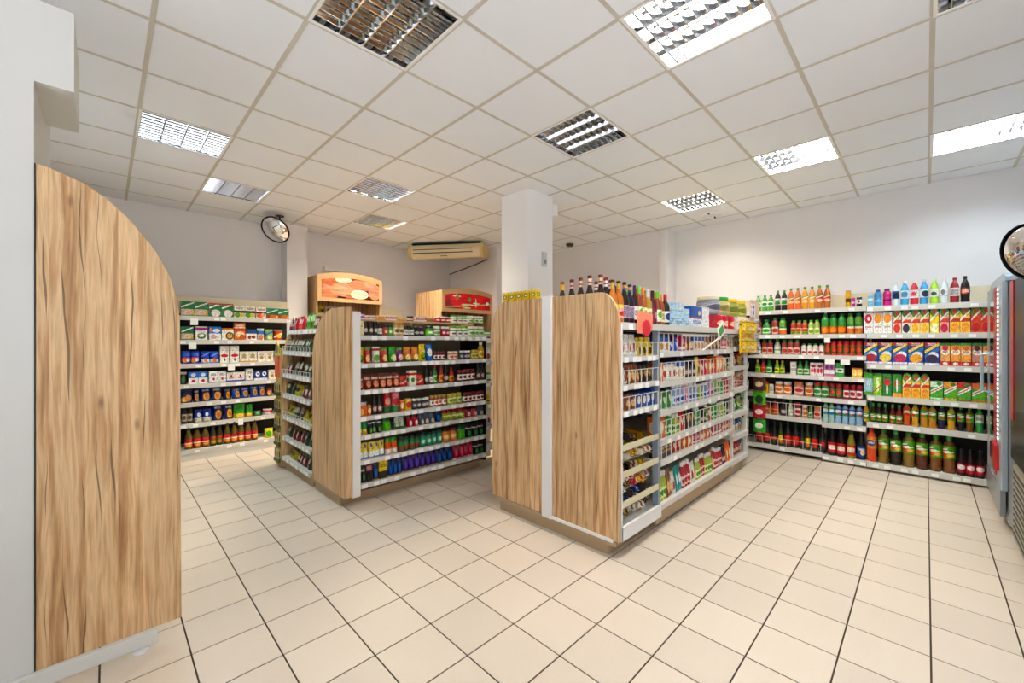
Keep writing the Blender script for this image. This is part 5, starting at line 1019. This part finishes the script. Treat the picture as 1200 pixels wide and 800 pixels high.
# yellow hanging display and strip of packs in the corner
dx = 5.02; u = thing('hanging_display', (dx, 1.40, 1.30), 'yellow hanging card display at the corner of right island', 'display')
M_YEL = printed('efc21e|b:f4d24a,.55,.6|b:2f6a34,.86,.93|o:e8e0b8,.5,.35,.3,.14|t:8a6a12,.1,.2,.2,.8')
yx0, yx1 = at_y(867, 1.40), at_y(883.5, 1.40)
box('backing_card', M_YEL, yx0, yx1, 1.395, 1.405, 1.31, 1.66, u)
for k, z in enumerate((1.53, 1.33)): box('yellow_pack', M_YEL, yx0 + .04, yx1 - .05, 1.355, 1.395, z, z + .13, u, .004)
u = thing('hanging_strip', (5.45, 1.44, 1.5), 'beige strip of grey and purple packs beside yellow display', 'display')
box('strip', plain('beige_card', 'd8bfa6', .6), 5.30, 5.66, 1.43, 1.436, 1.30, 1.92, u)
box('header', printed('e8e4ea|o:5a3a9a,.5,.75,.3,.14|o:2a4ac0,.5,.35,.25,.2'), 5.32, 5.46, 1.422, 1.43, 1.72, 1.88, u)
for k in range(4):
    o = inst('pack', pmesh('pouch', 'body', printed('b8b4c4|o:6a6a9a,.5,.5,.34,.24|b:e0dce4,.8,1')), (5.42, 1.40, 1.31 + k * .10), 0, (.17, .04, .095)); adopt(o, u)
box('hook_bar', M_BLACK, 5.24, 5.66, 1.425, 1.445, 1.28, 1.30, u)

u = thing('hanging_strip', (6.02, 1.60, .3), 'strip of green and red packs hanging at the drinks rack end', 'display')
box('strip', M_WHITE, 6.085, 6.09, 1.50, 1.56, .25, .98, u)
for k in range(4):
    o = inst('pack', pmesh('pouch', 'body', printed(('3f9a3a|o:e8f0d8,.5,.5,.3,.2', 'b8242e|o:f0e0d8,.5,.5,.3,.2', '5aa83a|o:1a3a1a,.5,.4,.3,.3', '4a2a20|o:d8c0a0,.5,.5,.3,.2')[k])), (6.06, 1.53, .26 + k * .18), -PI / 2, (.15, .045, .17)); adopt(o, u)
# --- slim cardboard display by the end rack
u = thing('cardboard_display', (1.40, 5.26, 0), 'slim cardboard display stand with orange card by end rack', 'display')
M_CARD = plain('cardboard', 'b99a62', .7)
yy0, yy1 = 5.165, 5.36
box('body', M_CARD, 1.42, 1.56, yy0, yy1, .02, 1.36, u, .004)
box('orange_card', plain('orange_red_card', 'e0541e', .5), 1.405, 1.42, yy0 + .05, yy1 - .02, 1.03, 1.27, u)
for k in range(5):
    z = .06 + k * .19
    p = box('tray', plain('tray_green', '4a5a2a', .6), 1.395, 1.42, yy0 + .005, yy1 - .005, z, z + .03, u)
    for m in range(2): box('pack', printed('c8b87a|o:5a4a1e,.5,.5,.3,.36|b:2a3a1a,.0,.12'), 1.40, 1.42, yy0 + .015 + m * .09, yy0 + .09 + m * .09, z + .03, z + .15, u)
MB().prism([(yy0 + .02, 1.28), (yy1 - .02, 1.28), (yy1 - .05, 1.40), ((yy0 + yy1) / 2, 1.45), (yy0 + .05, 1.40)], 1.405, 1.42, 'x').obj('header', printed('d8c86a|o:6a7a2a,.5,.4,.34,.3'), u)
# fruit and packs in the cabinets
kind('bnn', 'banana_bunch', 'fruit', 'pouch', 'bunch of yellow bananas', 'e8b82a|b:c88a1e,.0,.2')
bn = thing('fruit_basket', (4.25, 5.74, 1.42), 'round wicker basket of orange fruit under tomato picture', 'basket')
MB().lathe([(0, 1.43), (.14, 1.44), (.21, 1.52), (.22, 1.60), (.20, 1.60), (.19, 1.53), (0, 1.47)], 18, cx=4.22, cy=5.86).obj('bowl', plain('wicker', '8a6430', .8), bn)
om = MB().lathe([(0, -.05), (.03, -.042), (.047, -.015), (.05, .0), (.047, .018), (.03, .042), (0, .05)], 12).mesh('orange', plastic('e8902a', .45))
for n in range(14):
    a = n * 2.4; rr = .05 + .09 * (n % 3) / 2
    o = inst('orange', om, (4.22 + rr * math.cos(a), 5.86 + rr * math.sin(a), 1.56 + .05 * (n // 5)))
    setp(o, 'small orange fruit heaped in the round wicker basket', 'fruit', 'oranges in the wicker basket')
stock('-y', 5.68, 1.421, 'tomato cabinet', 'upper', 'c_y 543-549 .30;c_o 550-555 .30;c_k 556-564 .25 2', inset=.05)
stock('-y', 6.72, 1.891, 'bread cabinet', 'upper', 'c_y 374-381 .12;c_w 382-395 .12 2;c_w 396-408 .12 2', inset=.03)

# ------------------------------------------------------------------ labels: say which one
NUM = ['', 'one', 'two', 'three', 'four', 'five', 'six', 'seven', 'eight', 'nine', 'ten', 'eleven', 'twelve', 'thirteen', 'fourteen', 'fifteen', 'sixteen', 'seventeen', 'eighteen', 'nineteen', 'twenty']
ORD = ['', 'first', 'second', 'third', 'fourth', 'fifth', 'sixth', 'seventh', 'eighth', 'ninth', 'tenth', 'eleventh', 'twelfth', 'thirteenth', 'fourteenth', 'fifteenth', 'sixteenth', 'seventeenth', 'eighteenth', 'nineteenth', 'twentieth']
grp = {}
for it in ITEMS: grp.setdefault((it[1], it[3], it[4]), []).append(it)
for (look, place, row), its in grp.items():
    its.sort(key=lambda t: t[5]); n = len(its)
    rw = row if ('bin' in row or row in ('riser', 'upper tier')) else row + ' shelf'
    for i, it in enumerate(its):
        if 'bin' in row and n > 1: lb = f'{look} heaped in the {rw}, {place}'
        elif n == 1: lb = f'{look}, {rw}, {place}'
        else:
            lb = f'{look}, {ORD[i + 1]} of {NUM[n]} from left, {rw}, {place}'
            if len(lb.split()) > 16: lb = f'{look}, {ORD[i + 1]} of {NUM[n]}, {rw}, {place}'
        setp(it[0], lb, it[2], f'{it[2]} goods on the {rw} of the {place}')
